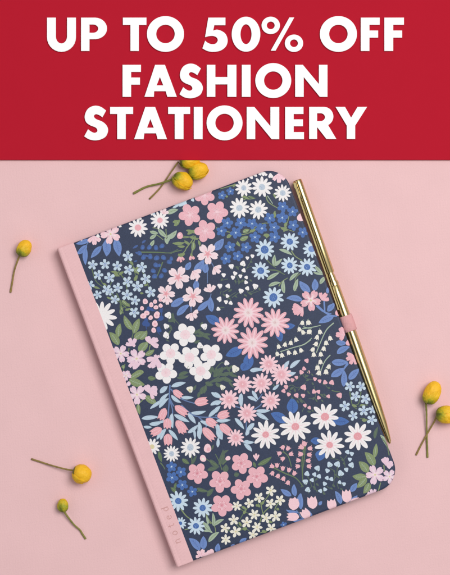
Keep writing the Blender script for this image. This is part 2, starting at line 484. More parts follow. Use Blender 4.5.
twigs([[(85, 235), (140, 240), (172, 215)], [(140, 340), (150, 310), (200, 250), (240, 235)], [(200, 400), (220, 440), (290, 420)], [(20, 430), (70, 400), (60, 385)], [(90, 470), (130, 440), (158, 420)], [(130, 350), (170, 350), (195, 320)], [(40, 500), (80, 455), (120, 430)], [(115, 290), (135, 330), (140, 370)], [(240, 160), (230, 200), (200, 250)], [(265, 385), (250, 420), (215, 430)], [(10, 420), (0, 450)], [(60, 330), (20, 340)]], 'greendark', 6)
leaves([(75, 20, 60, 0, 22), (212, 12, 150, 30, 26), (150, 85, 130, 45, 18), (335, 8, 375, 0, 22), (350, 25, 360, -5, 14), (120, 60, 150, 85, 18)], 'green')
stem([(350, 185), (385, 220), (420, 245)], 9, 'greenmid'); stem([(360, 262), (410, 262), (455, 275)], 8, 'greenmid')
leaves([(405, 232, 412, 148, 28), (412, 232, 455, 190, 24), (352, 335, 445, 282, 28), (365, 385, 455, 358, 26)], 'greenpale')
leaf(0, 90, 28, 28, 40, 'peri')
T_(270, 235)
stem([(160, 118), (190, 160), (242, 192)], 9, 'green'); stem([(0, 262), (50, 268), (112, 298)], 8, 'greenmid'); stem([(65, 385), (90, 350), (132, 322)], 8, 'green'); stem([(230, 285), (190, 330), (195, 420)], 6, 'green')
leaves([(68, 108, 168, 152, 24), (148, 342, 216, 282, 26), (182, 422, 210, 328, 30), (108, 436, 104, 338, 30), (340, 232, 398, 290, 26), (325, 280, 400, 298, 16), (375, 368, 422, 310, 30), (38, 232, 35, 148, 26), (42, 232, 92, 178, 22)], 'greenpale')
stem([(405, 490), (412, 562)], 9, 'peri'); stem([(345, 530), (400, 575), (460, 590)], 10, 'peri')
leaves([(302, 425, 222, 345, 54), (330, 418, 335, 328, 50), (242, 492, 122, 475, 44), (432, 438, 432, 392, 24), (440, 560, 455, 520, 30)], 'peri')
T_(85, 300)
twigs([[(355, 205), (360, 250), (350, 290)], [(290, 100), (265, 60), (270, 0)], [(300, 480), (290, 520), (285, 562)], [(330, 360), (320, 400)]], 'greenmid', 9)
leaves([(357, 222, 294, 115, 46), (366, 252, 408, 138, 52), (368, 292, 455, 240, 54), (252, 338, 182, 242, 54), (252, 278, 265, 176, 46), (408, 388, 455, 318, 44), (300, 75, 345, 60, 16), (440, 535, 360, 560, 40)], 'green')
T_(140, 300)
twigs([[(50, 60), (100, 30), (130, 0)], [(60, 50), (90, 70), (130, 90)], [(150, 200), (130, 230), (150, 260)], [(60, 150), (45, 190), (50, 220)], [(100, 160), (150, 140), (170, 60)]], 'bluedark', 7)
for a in ((45, 178, 26), (60, 75, 18), (90, 72, 14), (158, 138, 20), (142, 222, 20), (158, 80, 14), (45, 150, 16)): disc(*a, 'bluedark', 10, .2)
leaves([(232, 45, 345, -5, 46), (278, 115, 362, 35, 46)], 'peri'); stem([(385, 40), (382, 90)], 8, 'stemblue')
twigs([[(212, 150), (260, 150), (300, 190)], [(230, 100), (260, 140)], [(198, 300), (220, 310)]], 'greendark', 9)
leaves([(210, 160, 270, 145, 18), (250, 150, 248, 95, 20), (215, 262, 232, 225, 14), (395, 245, 450, 235, 20)], 'greendark')
leaves([(-5, 292, 52, 228, 46), (0, 385, 60, 305, 42), (38, 412, 108, 372, 36)], 'green'); stem([(78, 335), (68, 395)], 8, 'green')
T_(195, 300)
leaves([(22, 78, 98, 8, 38), (128, 88, 118, -20, 46)], 'peri')
leaves([(182, 175, 80, 118, 66), (352, 362, 230, 418, 70), (398, 405, 382, 528, 76)], 'blue')
twigs([[(0, 230), (60, 250), (110, 290)], [(150, 520), (200, 470), (237, 490)], [(210, 560), (260, 545), (300, 535)], [(0, 250), (50, 215)], [(180, 60), (220, 55)]], 'greendark', 9)
leaves([(10, 232, 112, 300, 30), (145, 560, 165, 510, 30), (180, 545, 205, 500, 34), (205, 555, 290, 548, 24), (60, 165, 40, 205, 16), (110, 500, 130, 560, 24)], 'greendark')
leaf(415, 530, 470, 522, 24, 'paleleaf')
T_(250, 300)
leaves([(262, 205, 338, 192, 44), (205, 235, 232, 312, 52)], 'blue')
leaves([(0, 532, 105, 522, 30), (255, 520, 295, 455, 32), (300, 512, 378, 450, 34), (275, 555, 345, 545, 28)], 'paleleaf')
stem([(455, 298), (400, 335), (330, 355), (225, 388)], 9, 'greenpale'); stem([(400, 200), (455, 212)], 8, 'greenpale')
T_(305, 300)
stem([(90, 40), (140, 85), (190, 115), (240, 120)], 15, 'peri'); stem([(145, -10), (150, 90)], 12, 'peri'); stem([(320, 470), (295, 510), (285, 565)], 10, 'peri')
leaves([(168, 85, 225, 22, 40), (215, 122, 102, 172, 50), (232, 315, 312, 322, 40), (240, 402, 335, 352, 46), (200, 465, 322, 465, 52), (200, 568, 290, 508, 50), (330, 575, 405, 515, 46)], 'peri')
stem([(-20, 215), (50, 205), (117, 190)], 8, 'greenpale'); stem([(0, 330), (50, 285)], 8, 'greenpale')
stem([(215, 172), (160, 225), (115, 320), (85, 395)], 9, 'greenpale'); stem([(190, 412), (145, 465), (110, 562)], 8, 'greenpale')
T_(105, 365)
leaves([(135, 0, 140, 30, 26), (190, 100, 292, 55, 42), (182, 108, 298, 148, 58), (298, 235, 392, 300, 50), (250, 290, 262, 372, 30)], 'green'); leaf(322, 92, 382, 98, 34, 'greenmid'); stem([(250, 290), (275, 270), (300, 240)], 8, 'green')
leaves([(338, 328, 455, 252, 28), (275, 402, 402, 390, 36), (332, 442, 430, 422, 34), (290, 462, 352, 466, 24), (388, 560, 455, 478, 28), (415, 212, 455, 158, 28)], 'paleleaf')
T_(160, 365)
leaves([(140, 80, 215, 55, 30), (400, 90, 450, 20, 40), (340, 130, 400, 150, 34), (310, 220, 330, 160, 34), (245, 190, 270, 150, 20), (370, 130, 450, 80, 20)], 'greendark')
twigs([[(75, 150), (72, 250), (95, 350), (70, 470)], [(80, 180), (140, 240), (200, 270), (262, 288)], [(160, 300), (220, 355), (290, 388), (455, 392)], [(72, 240), (65, 330), (60, 400)], [(290, 390), (340, 440), (345, 470)], [(72, 250), (105, 310)]], 'stemblue', 11)
leaves([(85, 162, 194, 132, 36), (5, 210, 58, 158, 30), (-5, 288, 68, 212, 30), (-5, 322, 66, 250, 32), (85, 225, 160, 282, 30), (158, 242, 252, 243, 28), (105, 372, 222, 428, 36), (92, 362, 98, 475, 36), (210, 362, 268, 440, 36), (232, 358, 345, 345, 30), (208, 508, 285, 448, 32), (292, 425, 292, 555, 36), (300, 420, 405, 472, 30), (365, 390, 450, 318, 32), (418, 445, 452, 535, 34), (385, 205, 452, 248, 30), (378, 302, 455, 268, 30), (65, 485, 135, 565, 32), (5, 562, 48, 478, 26), (-5, 430, 40, 410, 20), (255, 480, 262, 560, 20)], 'paleleaf')
T_(215, 365)
leaves([(0, 85, 62, 25, 42), (45, 92, 135, 125, 32), (0, 118, 85, 85, 28), (30, 140, 60, 168, 16), (100, 30, 130, 0, 18), (0, 60, 100, 80, 24), (100, 120, 140, 170, 16)], 'greendark')
twigs([[(235, 430), (235, 530)], [(290, 335), (330, 310), (352, 288)], [(300, 275), (330, 250), (355, 215)], [(150, 310), (200, 330)], [(0, 390), (50, 420)], [(0, 380), (60, 370)]], 'stemblue', 9)
leaves([(262, 42, 355, 42, 30), (198, 212, 200, 318, 38), (242, 238, 315, 272, 28), (278, 192, 322, 262, 28), (305, 342, 415, 340, 30), (308, 358, 402, 412, 34), (148, 398, 218, 482, 32), (294, 435, 232, 502, 36), (-5, 205, 50, 250, 28), (-5, 292, 50, 270, 30), (-5, 362, 42, 308, 32), (8, 418, 118, 412, 32), (12, 442, 55, 560, 36)], 'paleleaf')
T_(270, 365)
leaves([(128, -15, 100, 30, 30), (120, 78, 195, 55, 28), (20, 188, 70, 145, 24)], 'paleleaf')
leaves([(168, 365, 165, 245, 84), (122, 430, 5, 362, 72)], 'blue')
twigs([[(120, 180), (160, 150), (200, 170), (250, 168)], [(198, 228), (220, 260), (250, 270), (295, 330)], [(238, 60), (270, 100), (330, 110)], [(330, 160), (340, 240), (290, 250)], [(360, 200), (400, 240), (450, 240)], [(413, 140), (440, 180)], [(168, 125), (200, 110), (240, 60)], [(240, 350), (262, 310)], [(210, 190), (270, 130)]], 'greendark', 6)
T_(325, 365)
stem([(140, 30), (175, -10)], 12, 'peri')
leaves([(45, 88, 140, 22, 46), (138, 162, 140, 38, 46), (178, 108, 252, 32, 50)], 'peri'); leaf(60, 418, 182, 425, 62, 'blue')
twigs([[(185, 200), (205, 300), (240, 330)], [(270, 200), (250, 290), (200, 300)], [(300, 400), (260, 400)], [(50, 190), (110, 200)], [(320, 300), (250, 310)]], 'greenmid', 8)
leaves([(262, 300, 300, 298, 18), (275, 412, 318, 410, 22), (200, 300, 240, 315, 18)], 'green')
T_(360, 400)
leaves([(108, 432, 122, 326, 36), (105, 495, 35, 392, 60), (60, 545, -10, 462, 60)], 'green'); leaf(152, 262, 215, 372, 26, 'greenpale'); leaf(110, 290, 135, 200, 26, 'greendark')
T_(355, 430)
stem([(170, 475), (182, 430), (192, 395)], 10, 'green'); stem([(215, 262), (220, 310)], 9, 'green'); stem([(255, 190), (240, 120), (200, 60)], 9, 'greenmid')
leaves([(85, 345, -20, 345, 52), (85, 355, 12, 432, 50), (105, 395, 62, 475, 48)], 'green')
T_(135, 430)
leaves([(180, 160, 200, 240, 28), (355, 215, 408, 252, 30), (278, 432, 312, 462, 30), (300, 440, 310, 395, 20), (200, 225, 180, 190, 16)], 'greenmid')
twigs([[(425, 195), (430, 255)], [(190, 245), (225, 295)], [(270, 430), (300, 470)]], 'greenmid', 9)
T_(190, 430)
leaves([(215, 262, 248, 145, 36), (230, 190, 290, 150, 20), (150, 222, 222, 278, 34), (235, 258, 292, 205, 24), (130, 302, 215, 278, 32), (255, 315, 270, 258, 44), (50, 435, 135, 460, 28), (130, 498, 178, 440, 34), (330, 340, 370, 330, 34), (10, 262, 50, 190, 22), (160, 150, 180, 110, 16)], 'greendark')
twigs([[(240, 300), (220, 240), (190, 180)], [(200, 260), (120, 215)], [(10, 190), (14, 250)], [(245, 260), (285, 212)], [(50, 460), (150, 462)]], 'greenmid', 7)
leaves([(208, 130, 212, 55, 26), (75, 70, 60, -5, 30), (245, 70, 200, -5, 34), (440, 80, 395, 92, 22), (455, 155, 402, 100, 26)], 'paleleaf')
T_(245, 430)
leaves([(-5, 95, 68, 92, 28), (-5, 108, 52, 162, 32), (5, 40, 25, -10, 30)], 'paleleaf')
leaves([(95, 262, 200, 200, 34), (65, 240, 85, 280, 20)], 'greenmid')
stem([(285, 160), (325, 200), (348, 275)], 9, 'greenmid'); stem([(215, 282), (300, 325), (380, 360), (437, 425)], 11, 'greenmid'); stem([(445, 110), (428, 230), (432, 375)], 10, 'greenmid')
leaves([(348, 492, 272, 450, 30), (380, 495, 368, 405, 34), (415, 570, 416, 475, 36)], 'peri')
T_(300, 430)
leaves([(150, 88, 78, 82, 54)], 'blue'); leaves([(155, 150, 140, 232, 74)], 'blue')
twigs([[(40, 110), (30, 230), (20, 300), (20, 380)]], 'greenmid', 9)
twigs([[(300, 200), (330, 230), (340, 300)], [(230, 290), (260, 320), (250, 420)], [(100, 350), (110, 420), (130, 470)], [(280, 280), (270, 350), (240, 370)], [(350, 190), (320, 230)], [(20, 400), (60, 400)], [(200, 420), (230, 440)], [(100, 440), (150, 460)], [(290, 440), (280, 400), (330, 420)], [(230, 210), (300, 230)], [(190, 480), (160, 440)], [(60, 350), (85, 420), (60, 450)]], 'greendark', 6)
leaves([(305, 555, 262, 458, 42), (380, 462, 425, 398, 42), (368, 552, 430, 490, 36), (145, 565, 165, 535, 24), (12, 565, 5, 475, 40)], 'peri')
T_(150, 495)
stem([(232, 105), (270, 155), (315, 188)], 10, 'green'); stem([(425, 145), (435, 190), (455, 215)], 10, 'green'); stem([(260, 260), (300, 250)], 8, 'green')
leaves([(398, 205, 455, 268, 28), (402, 270, 450, 275, 16)], 'greenpale')
leaves([(372, 415, 292, 325, 54), (398, 408, 404, 312, 48)], 'peri')
T_(200, 490)
stem([(50, 195), (75, 235), (110, 275), (120, 330)], 8, 'green')
leaves([(98, 268, 96, 172, 26), (102, 268, 180, 220, 28), (28, 252, 95, 322, 26), (65, 390, 145, 315, 34), (60, 260, 45, 195, 18)], 'greenpale')
leaves([(22, 442, 26, 345, 44), (132, 470, 138, 400, 40), (298, 400, 348, 360, 36), (230, 420, 260, 405, 16)], 'peri')
twigs([[(275, 120), (330, 160), (400, 190)], [(250, 230), (310, 290), (350, 250)], [(370, 120), (330, 170), (300, 220)], [(190, 290), (260, 320), (340, 290), (400, 340)], [(430, 60), (440, 120)]], 'greenmid', 8)
leaves([(310, 125, 350, 150, 20), (325, 180, 345, 150, 20), (290, 240, 310, 275, 18), (325, 300, 355, 285, 24), (430, 110, 450, 130, 20)], 'green')
T_(255, 470)
twigs([[(28, 210), (45, 260), (60, 325), (85, 360)], [(187, 232), (150, 290), (155, 348)], [(112, 275), (60, 330), (25, 428)], [(122, 435), (85, 460), (40, 470)], [(120, 152), (60, 240)]], 'green', 8)
leaves([(50, 260, 70, 232, 20), (160, 290, 182, 300, 20), (100, 385, 130, 395, 18), (50, 455, 90, 465, 22), (5, 270, 25, 262, 20)], 'green')
leaves([(272, 192, 192, 145, 36), (302, 195, 290, 110, 36), (345, 295, 345, 175, 38), (328, 318, 232, 298, 26), (378, 365, 285, 388, 24), (430, 345, 385, 288, 28)], 'peri')
stem([(330, 330), (350, 355), (400, 372)], 8, 'stemblue'); stem([(310, 300), (335, 330)], 8, 'stemblue')
T_(140, 300)
leaves([(240, 120, 262, 175, 22), (215, 185, 240, 230, 18), (420, 250, 455, 215, 22), (405, 320, 450, 300, 20)], 'greendark')
T_(195, 300)
leaves([(60, 262, 120, 262, 20), (0, 262, 70, 268, 18), (125, 500, 140, 545, 22), (235, 495, 262, 540, 20), (205, 520, 240, 500, 18), (255, 560, 320, 575, 20)], 'greendark')
T_(160, 365)
leaves([(345, 150, 330, 215, 28), (300, 200, 285, 250, 22), (420, 130, 455, 165, 26), (395, 120, 455, 115, 22), (125, 95, 215, 80, 24)], 'greendark')
T_(220, 235)
leaves([(150, 340, 140, 372, 14), (215, 430, 240, 450, 14), (90, 408, 60, 425, 14), (20, 440, 40, 462, 12), (220, 335, 240, 350, 12), (120, 235, 140, 262, 16), (105, 455, 130, 470, 12), (180, 445, 205, 460, 12), (20, 325, 5, 345, 12), (110, 335, 120, 365, 12), (290, 395, 300, 420, 14), (225, 195, 245, 205, 12), (65, 470, 85, 485, 10), (175, 335, 160, 345, 10)], 'greendark')
T_(270, 365)
leaves([(150, 185, 180, 165, 16), (180, 175, 190, 205, 14), (270, 120, 300, 105, 14), (260, 90, 290, 78, 14), (330, 240, 320, 262, 14), (340, 250, 355, 280, 12), (225, 265, 245, 285, 14), (280, 345, 310, 350, 14), (140, 190, 160, 205, 12), (400, 215, 420, 235, 12), (435, 165, 450, 180, 12), (315, 130, 330, 150, 12), (200, 265, 215, 285, 12)], 'greendark')
T_(300, 430)
leaves([(255, 330, 275, 345, 14), (240, 410, 262, 430, 14), (120, 400, 140, 420, 14), (95, 420, 115, 440, 12), (310, 215, 330, 235, 14), (320, 245, 340, 262, 12), (170, 470, 190, 485, 14), (275, 345, 295, 365, 12), (250, 300, 262, 320, 12), (130, 360, 112, 378, 12), (20, 415, 5, 430, 12), (300, 440, 320, 450, 12), (225, 435, 245, 445, 12)], 'greendark')
T_(130, 235)
leaves([(60, 75, 20, 100, 16), (90, 62, 120, 40, 16), (40, 130, 70, 140, 14), (110, 150, 150, 165, 14), (30, 200, 55, 190, 12)], 'deepbud')
# ---- flowers
T_(60, 225)
side(255, 78, 260, 152, 'pinklight'); cosmos(380, 68, 78, 'pinklight', 'x', .5)
for a in ((245, 298, 40), (337, 295, 43), (430, 308, 40), (287, 375, 40), (372, 397, 44), (352, 486, 42), (225, 450, 38), (283, 523, 36), (432, 472, 40), (412, 560, 38)): star(*a)
seeds([(160, 112, 10), (285, 82, 16)], 'white')
T_(100, 170)
daisy(285, 432, 72, 11, 'white', 'salmon', 24, inner='palepink'); seeds([(250, 375, 14), (300, 362, 16), (390, 325, 18), (150, 420, 14)], 'white')
T_(150, 165)
daisy(75, 415, 70, 12, 'white', 'salmon', 20, inner='palepink'); side(100, 372, 115, 322, 'palepink', 3); seeds([(30, 365, 12), (262, 285, 18), (320, 262, 15)], 'ltblue')
blossom(300, 375, 85, rot=.5)
disc(225, 530, 24, 'pink'); disc(220, 522, 10, 'pinklight')
T_(200, 165)
blossom(35, 228, 76, rot=.3); blossom(128, 352, 84, rot=.1); blossom(40, 495, 84, rot=.6)
for a in ((165, 228, 34), (228, 197, 32), (205, 435, 45), (305, 435, 47), (390, 440, 42), (160, 495, 42), (268, 508, 46), (412, 542, 45), (445, 478, 32)): bflower(*a)
daisy(328, 172, 66, 11, 'white', 'grey', 20); daisy(295, 322, 76, 11, 'white', 'grey', 24)
seeds([(385, 92, 16), (415, 76, 16), (360, 108, 9)], 'white')
T_(250, 165)
side(215, 60, 218, 138, 'pinklight', 3, 1.0)
daisy(90, 165, 77, 11, 'white', 'grey', 24); daisy(62, 335, 72, 11, 'white', 'grey', 24); daisy(245, 210, 65, 12, 'white', 'grey', 22)
seeds([(20, 85, 15), (45, 75, 13), (100, 65, 20), (155, 82, 22), (120, 72, 12), (75, 68, 14)], 'white')
for a in ((245, 312, 42), (320, 350, 42), (148, 398, 42), (242, 395, 46), (15, 440, 42), (90, 475, 42), (180, 468, 42), (325, 452, 42), (395, 505, 42), (40, 540, 42), (185, 542, 44)): bflower(*a)
disc(385, 392, 32, 'pinklight')
T_(110, 240)
for a in ((135, 122, 44), (53, 197, 42), (142, 225, 42), (238, 205, 44), (10, 288, 38), (132, 312, 43), (268, 292, 43), (50, 362, 42), (205, 350, 46), (127, 412, 45), (305, 392, 44), (38, 448, 40), (188, 455, 40), (182, 542, 42), (0, 388, 32)): star(*a)
for a in ((265, 460, 20), (340, 462, 15), (310, 487, 17), (345, 505, 16), (380, 492, 15), (240, 512, 15), (275, 548, 19), (355, 552, 18)): disc(*a, 'pinklight')
T_(165, 235)
cosmos(320, 143, 84, rot=.25); cosmos(98, 318, 88, rot=.15); cosmos(210, 460, 82, rot=.4); cosmos(8, 440, 72, rot=.1)
side(365, 240, 415, 285); side(240, 325, 215, 290, n=2); side(232, 330, 250, 340, n=2); side(205, 270, 258, 325); side(345, 430, 325, 365)
side(110, 150, 122, 208, 'salmon', 3, .8); side(195, 148, 205, 192, 'salmon', 2, .8)
leaves([(100, 140, 125, 168, 18), (150, 140, 120, 165, 18), (190, 140, 205, 165, 14)], 'green')
seeds([(412, 382, 22), (408, 480, 22), (440, 300, 19), (400, 555, 18)])
T_(220, 235)
for a in ((75, 90, 42), (195, 92, 42), (45, 178, 42), (132, 158, 42), (265, 20, 42), (407, 25, 45), (125, 2, 34)): bflower(*a)
daisy(335, 110, 76, 11, 'ltblue', 'blue', 30, rot=.2); daisy(305, 268, 68, 11, 'ltblue', 'blue', 26, rot=.1); daisy(400, 468, 78, 11, 'ltblue', 'blue', 31, rot=.3)
seeds([(205, 172, 16), (243, 158, 17), (172, 215, 25), (85, 235, 23), (178, 265, 19), (35, 300, 22), (113, 288, 19), (97, 318, 19), (153, 308, 17), (197, 318, 16), (195, 355, 17), (265, 385, 25), (60, 383, 21), (205, 400, 19), (158, 420, 23), (8, 380, 18), (55, 458, 17), (45, 502, 18), (80, 510, 18), (5, 490, 15)])
T_(270, 235)
for a in ((148, 50, 70, 24), (312, 105, 66, 24), (148, 228, 66, 22), (278, 240, 70, 24)): daisy(a[0], a[1], a[2], 11, 'ltblue', 'blue' if a[0] != 312 else 'peri', a[3])
cosmos(305, 490, 82, 'pink', 'x', .2); side(385, 490, 425, 435, 'pink'); side(205, 575, 195, 522, 'pink')
T_(85, 300)
daisy(120, 122, 114, 12, 'white', None, 20, rot=.1)
star(368, 92, 42)
side(362, 345, 330, 285, 'lilac'); side(350, 330, 385, 330, 'lilac', 2); cosmos(388, 440, 78, 'lilac', 'x', .5); cosmos(268, 402, 68, 'lilac', 'x', .1); side(310, 575, 315, 530, 'lilac')
T_(140, 300)
for a in ((40, 12, 19), (85, 35, 17), (120, 55, 17), (155, 42, 15), (112, 12, 15), (15, 62, 15), (52, 98, 19), (25, 120, 22), (80, 133, 17), (125, 115, 23), (112, 178, 23), (103, 227, 19), (155, 0, 14)): disc(*a, 'pinklight'); disc(a[0], a[1] + 2, a[2] * .4, 'pink', 7)
side(385, 95, 388, 160); side(395, 95, 440, 110, n=2); side(205, -20, 205, 38, 'palepink')
seeds([(212, 115, 30), (197, 197, 25), (198, 268, 28), (192, 250, 16)])
blossom(340, 260, 88, 'white', .55); blossom(230, 400, 84, 'white', .3); blossom(372, 430, 86, 'white', .45); blossom(195, 545, 84, 'white', .2)
side(75, 330, 90, 265, 'lilac', 2); side(72, 325, 150, 320, 'lilac', 2, .8); side(130, 430, 80, 510, 'lilac'); side(125, 440, 130, 405, 'lilac', 2)
T_(195, 300)
seeds([(178, 78, 23), (232, 15, 15), (268, 22, 17), (185, 5, 12), (70, 198, 28), (38, 343, 28), (237, 473, 23)]); seeds([(302, 517, 33)], 'cream')
pdaisy(230, 228, 108, 12, .1); pdaisy(400, 95, 118, 12, .25); pdaisy(430, 322, 122, 12, .2)
blossom(122, 410, 86, 'white', .3); blossom(42, 532, 86, 'white', .6)
T_(250, 300)
pdaisy(188, 170, 114, 12, .3)
sdaisy(140, 482, 74); sdaisy(235, 560, 80, 13)
side(395, 65, 310, 70, 'pink', 2, .8); side(400, 55, 345, 115, 'pink', 3, .8)
for x, y in ((215, 350), (262, 335), (305, 322), (345, 298), (205, 405), (240, 415), (290, 395), (338, 395), (382, 378), (392, 172), (435, 170), (370, 220), (398, 243), (440, 240)): bell(x, y, 21, 'cream', PI / 2 + random.uniform(-.5, .3) + (PI if y < 355 and y > 290 else 0) * 0)
seeds([(425, 455, 20), (405, 515, 18), (385, 542, 20), (440, 540, 14)], 'pink')
T_(305, 300)
for x, y in ((28, 170), (35, 238), (112, 240), (90, 280), (82, 330), (58, 372), (65, 410), (188, 287), (158, 322), (140, 365), (118, 408), (115, 465), (92, 508), (105, 545), (178, 500), (158, 540)): bell(x, y, 22, 'cream', PI / 2 + random.uniform(-.3, .5))
side(300, 265, 235, 225, 'pink', 2, .9); side(300, 255, 245, 285, 'pink', 2, .8); disc(255, 95, 28, 'pink'); disc(330, 320, 24, 'pink'); side(375, 420, 315, 470, 'pink', 4, 1.3); disc(345, 425, 24, 'pink')
seeds([(18, 455, 24), (32, 538, 17), (5, 520, 14)], 'pink')
T_(105, 365)
side(215, -30, 225, 35, 'lilac', 3); side(350, -15, 350, 30, 'lilac', 2)
cosmos(158, 78, 42, 'lilac', 'x'); cosmos(240, 222, 76, 'lilac', 'x', .3); side(335, 215, 350, 140, 'lilac', 2); side(335, 190, 400, 190, 'lilac', 2, .8); side(335, 200, 385, 245, 'lilac', 2, .7); disc(178, 140, 16, 'lilac')
tulip(425, 475, 345, 518, 58)
T_(160, 365)
blossom(40, 72, 88, 'white', .35); blossom(305, 78, 88, 'white', .5)
seeds([(205, 5, 26)], 'white'); seeds([(225, 182, 29)], 'cream'); disc(222, 190, 10, 'yellowish')
for a in ((100, 190, 165, 240, 50), (260, 285, 358, 265, 64), (112, 308, 205, 372, 58), (40, 325, 2, 412, 58), (58, 400, 54, 478, 62), (122, 418, 195, 505, 66), (345, 405, 420, 455, 62), (322, 472, 405, 560, 62)): tulip(*a)
T_(215, 365)
seeds([(155, 30, 32), (57, 168, 24)], 'cream')
for a in ((207, 145, 74), (347, 138, 77), (107, 260, 74), (240, 362, 74), (418, 268, 74), (155, 545, 64)): sdaisy(*a, n=random.choice((11, 12, 12)))
tulip(18, 388, 105, 360, 62); tulip(38, 445, 115, 512, 62)
daisy(380, 522, 112, 12, 'white', 'coral', 24, rot=.2, inner='palepink', long=True)
leaf(205, 42, 245, -20, 60, 'blue')
T_(270, 365)
for a in ((238, 52, 20), (258, 28, 18), (293, 50, 16), (168, 112, 18), (198, 93, 16), (120, 165, 20), (102, 195, 19), (140, 220, 18), (252, 168, 26), (198, 228, 22), (248, 230, 19), (330, 200, 20), (363, 200, 18), (337, 105, 17), (372, 120, 17), (413, 130, 20), (365, 245, 17), (262, 303, 17), (295, 320, 16), (437, 235, 17), (5, 132, 15)): seeds([a], 'pink'); random.random() < .8 and leaf(a[0] + a[2] * 1.1, a[1] + a[2] * .9, a[0] + a[2] * 2.0, a[1] + a[2] * 2.0, 10, 'greendark')
for x, y in ((358, 20), (365, 60), (420, 50)): bell(x, y, 22, 'cream', PI / 2 + random.uniform(-.3, .5))
daisy(190, 462, 124, 12, 'white', 'coral', 28, rot=.35, inner='palepink', long=True); daisy(412, 388, 108, 11, 'white', 'coral', 30, rot=.1, inner='palepink', long=True)
T_(325, 365)
for a in ((185, 160, 41), (270, 160, 42), (228, 235, 41), (305, 255, 43), (150, 308, 43), (290, 342, 43), (212, 380, 39), (350, 412, 41), (358, 335, 34)): star(*a)
daisy(245, 535, 112, 11, 'white', 'coral', 30, rot=.25, inner='palepink', long=True)
seeds([(50, 132, 23), (33, 235, 23), (108, 228, 25), (5, 130, 16)], 'pink')
T_(355, 430)
cosmos(150, 335, 76, 'lilac', 'x', .55); side(225, 265, 270, 215, 'lilac', 2); side(225, 262, 215, 205, 'lilac', 2, .6); side(222, 245, 280, 275, 'lilac', 2, .6); cosmos(258, 350, 58, 'lilac', 'x', .2); side(135, 500, 135, 435, 'lilac', 4, 1.2); disc(95, 505, 22, 'pinklight'); side(40, 560, 25, 510, 'pinklight', 3)
T_(135, 430)
daisy(275, 178, 62, 13, 'white', 'grey', 20); daisy(415, 130, 76, 12, 'white', 'grey', 26); daisy(128, 125, 64, 11, 'white', 'yellowish', 18)
for a in ((275, 275, 42), (345, 315, 42), (278, 357, 46), (355, 412, 42), (430, 462, 40)): bflower(*a)
daisy(325, 533, 76, 11, 'ltblue', 'blue', 24)
tulip(245, 28, 250, 115, 66); tulip(345, -30, 352, 25, 55)
T_(190, 430)
for x, y, r, k in ((55, 325, 80, .2), (225, 385, 84, .35), (385, 250, 80, .1), (385, 442, 80, .5)) : blossom(x, y, r, 'line', k)
sdaisy(345, 85, 68, 12)
for a in ((132, 138, 31), (98, 213, 25), (285, 212, 18)): disc(*a, 'pinklight', 12, .1)
disc(138, 145, 14, 'pink'); disc(98, 218, 10, 'cream')
T_(245, 430)
side(85, 232, 83, 172, 'pinklight', 3, .6); blossom(88, 350, 84, 'line', .25)
for x, y, a in ((283, 130, 2.2), (322, 138, -1), (258, 175, 2.8), (283, 215, 2.6), (345, 180, -.3), (203, 272, 3.6), (240, 265, -1.5), (283, 288, -1.5), (330, 300, -1.3), (370, 325, -1), (205, 325, 2), (247, 345, 2), (288, 365, 2), (322, 395, 1.9), (418, 130, 3.6), (440, 100, -1), (415, 183, 3.2), (400, 228, 3.2), (395, 272, 3)): bell(x, y, 22, 'pink', a)
for a in ((193, 455, 42), (105, 508, 40), (262, 525, 40), (33, 550, 38), (190, 552, 38)): star(*a, 'cream')
tulip(362, 600, 368, 512, 78, 'pinklight')
T_(300, 430)
for x, y, a in ((12, 130, 3.6), (35, 105, -1.5), (75, 138, -.2), (5, 180, 3.2), (70, 185, 0), (62, 230, 0), (68, 272, .1)): bell(x, y, 23, 'pink', a)
daisy(222, 112, 112, 12, 'white', 'coral', 24, rot=.1, inner='palepink', long=True)
seeds([(355, 165, 20), (388, 178, 19), (373, 220, 18), (385, 263, 25), (347, 297, 20), (222, 260, 25), (280, 257, 27), (205, 305, 20), (305, 325, 27), (130, 287, 25), (52, 328, 23), (108, 333, 19), (142, 347, 20), (90, 375, 18), (40, 388, 24), (202, 360, 18), (235, 368, 19), (185, 403, 19), (297, 392, 17), (330, 405, 17), (58, 448, 24), (152, 457, 18), (187, 445, 18)], 'starblue')
tulip(355, 545, 345, 450, 72, 'pinklight'); tulip(100, 590, 85, 500, 75, 'pinklight'); tulip(245, 600, 232, 522, 70, 'pinklight'); tulip(375, 560, 450, 530, 70, 'pinklight')
T_(150, 495)
for x, y, r, c in ((215, 50, 72, 22), (395, 97, 74, 24), (345, 232, 68, 22), (228, 212, 46, 14)): daisy(x, y, r, 11, 'ltblue', 'blue', c)
side(385, 465, 400, 405, 'palepink', 3); side(380, 460, 345, 440, 'pinklight', 2); disc(440, 435, 20, 'pinklight')
T_(200, 490)
blossom(165, 115, 84, 'line', .25)
for a in ((275, 120, 38), (370, 112, 40), (432, 60, 38), (408, 185, 42), (253, 225, 40), (350, 243, 43), (188, 287, 38), (268, 312, 43), (428, 278, 40), (398, 335, 38), (193, 372, 38)): star(*a, 'cream')
disc(85, 466, 22, 'pinklight'); side(5, 500, 20, 445, 'pinklight', 3)
T_(255, 470)
for a in ((120, 152, 42), (28, 210, 40), (187, 232, 40), (112, 275, 43), (5, 335, 38), (83, 360, 40), (155, 348, 42), (25, 430, 42), (122, 437, 40), (5, 485, 34)): star(*a, 'cream')
tulip(318, 285, 275, 215, 68, 'pinklight'); tulip(330, 350, 240, 352, 62, 'pinklight'); tulip(405, 360, 355, 300, 68, 'pinklight')
bflower(215, 412, 26)

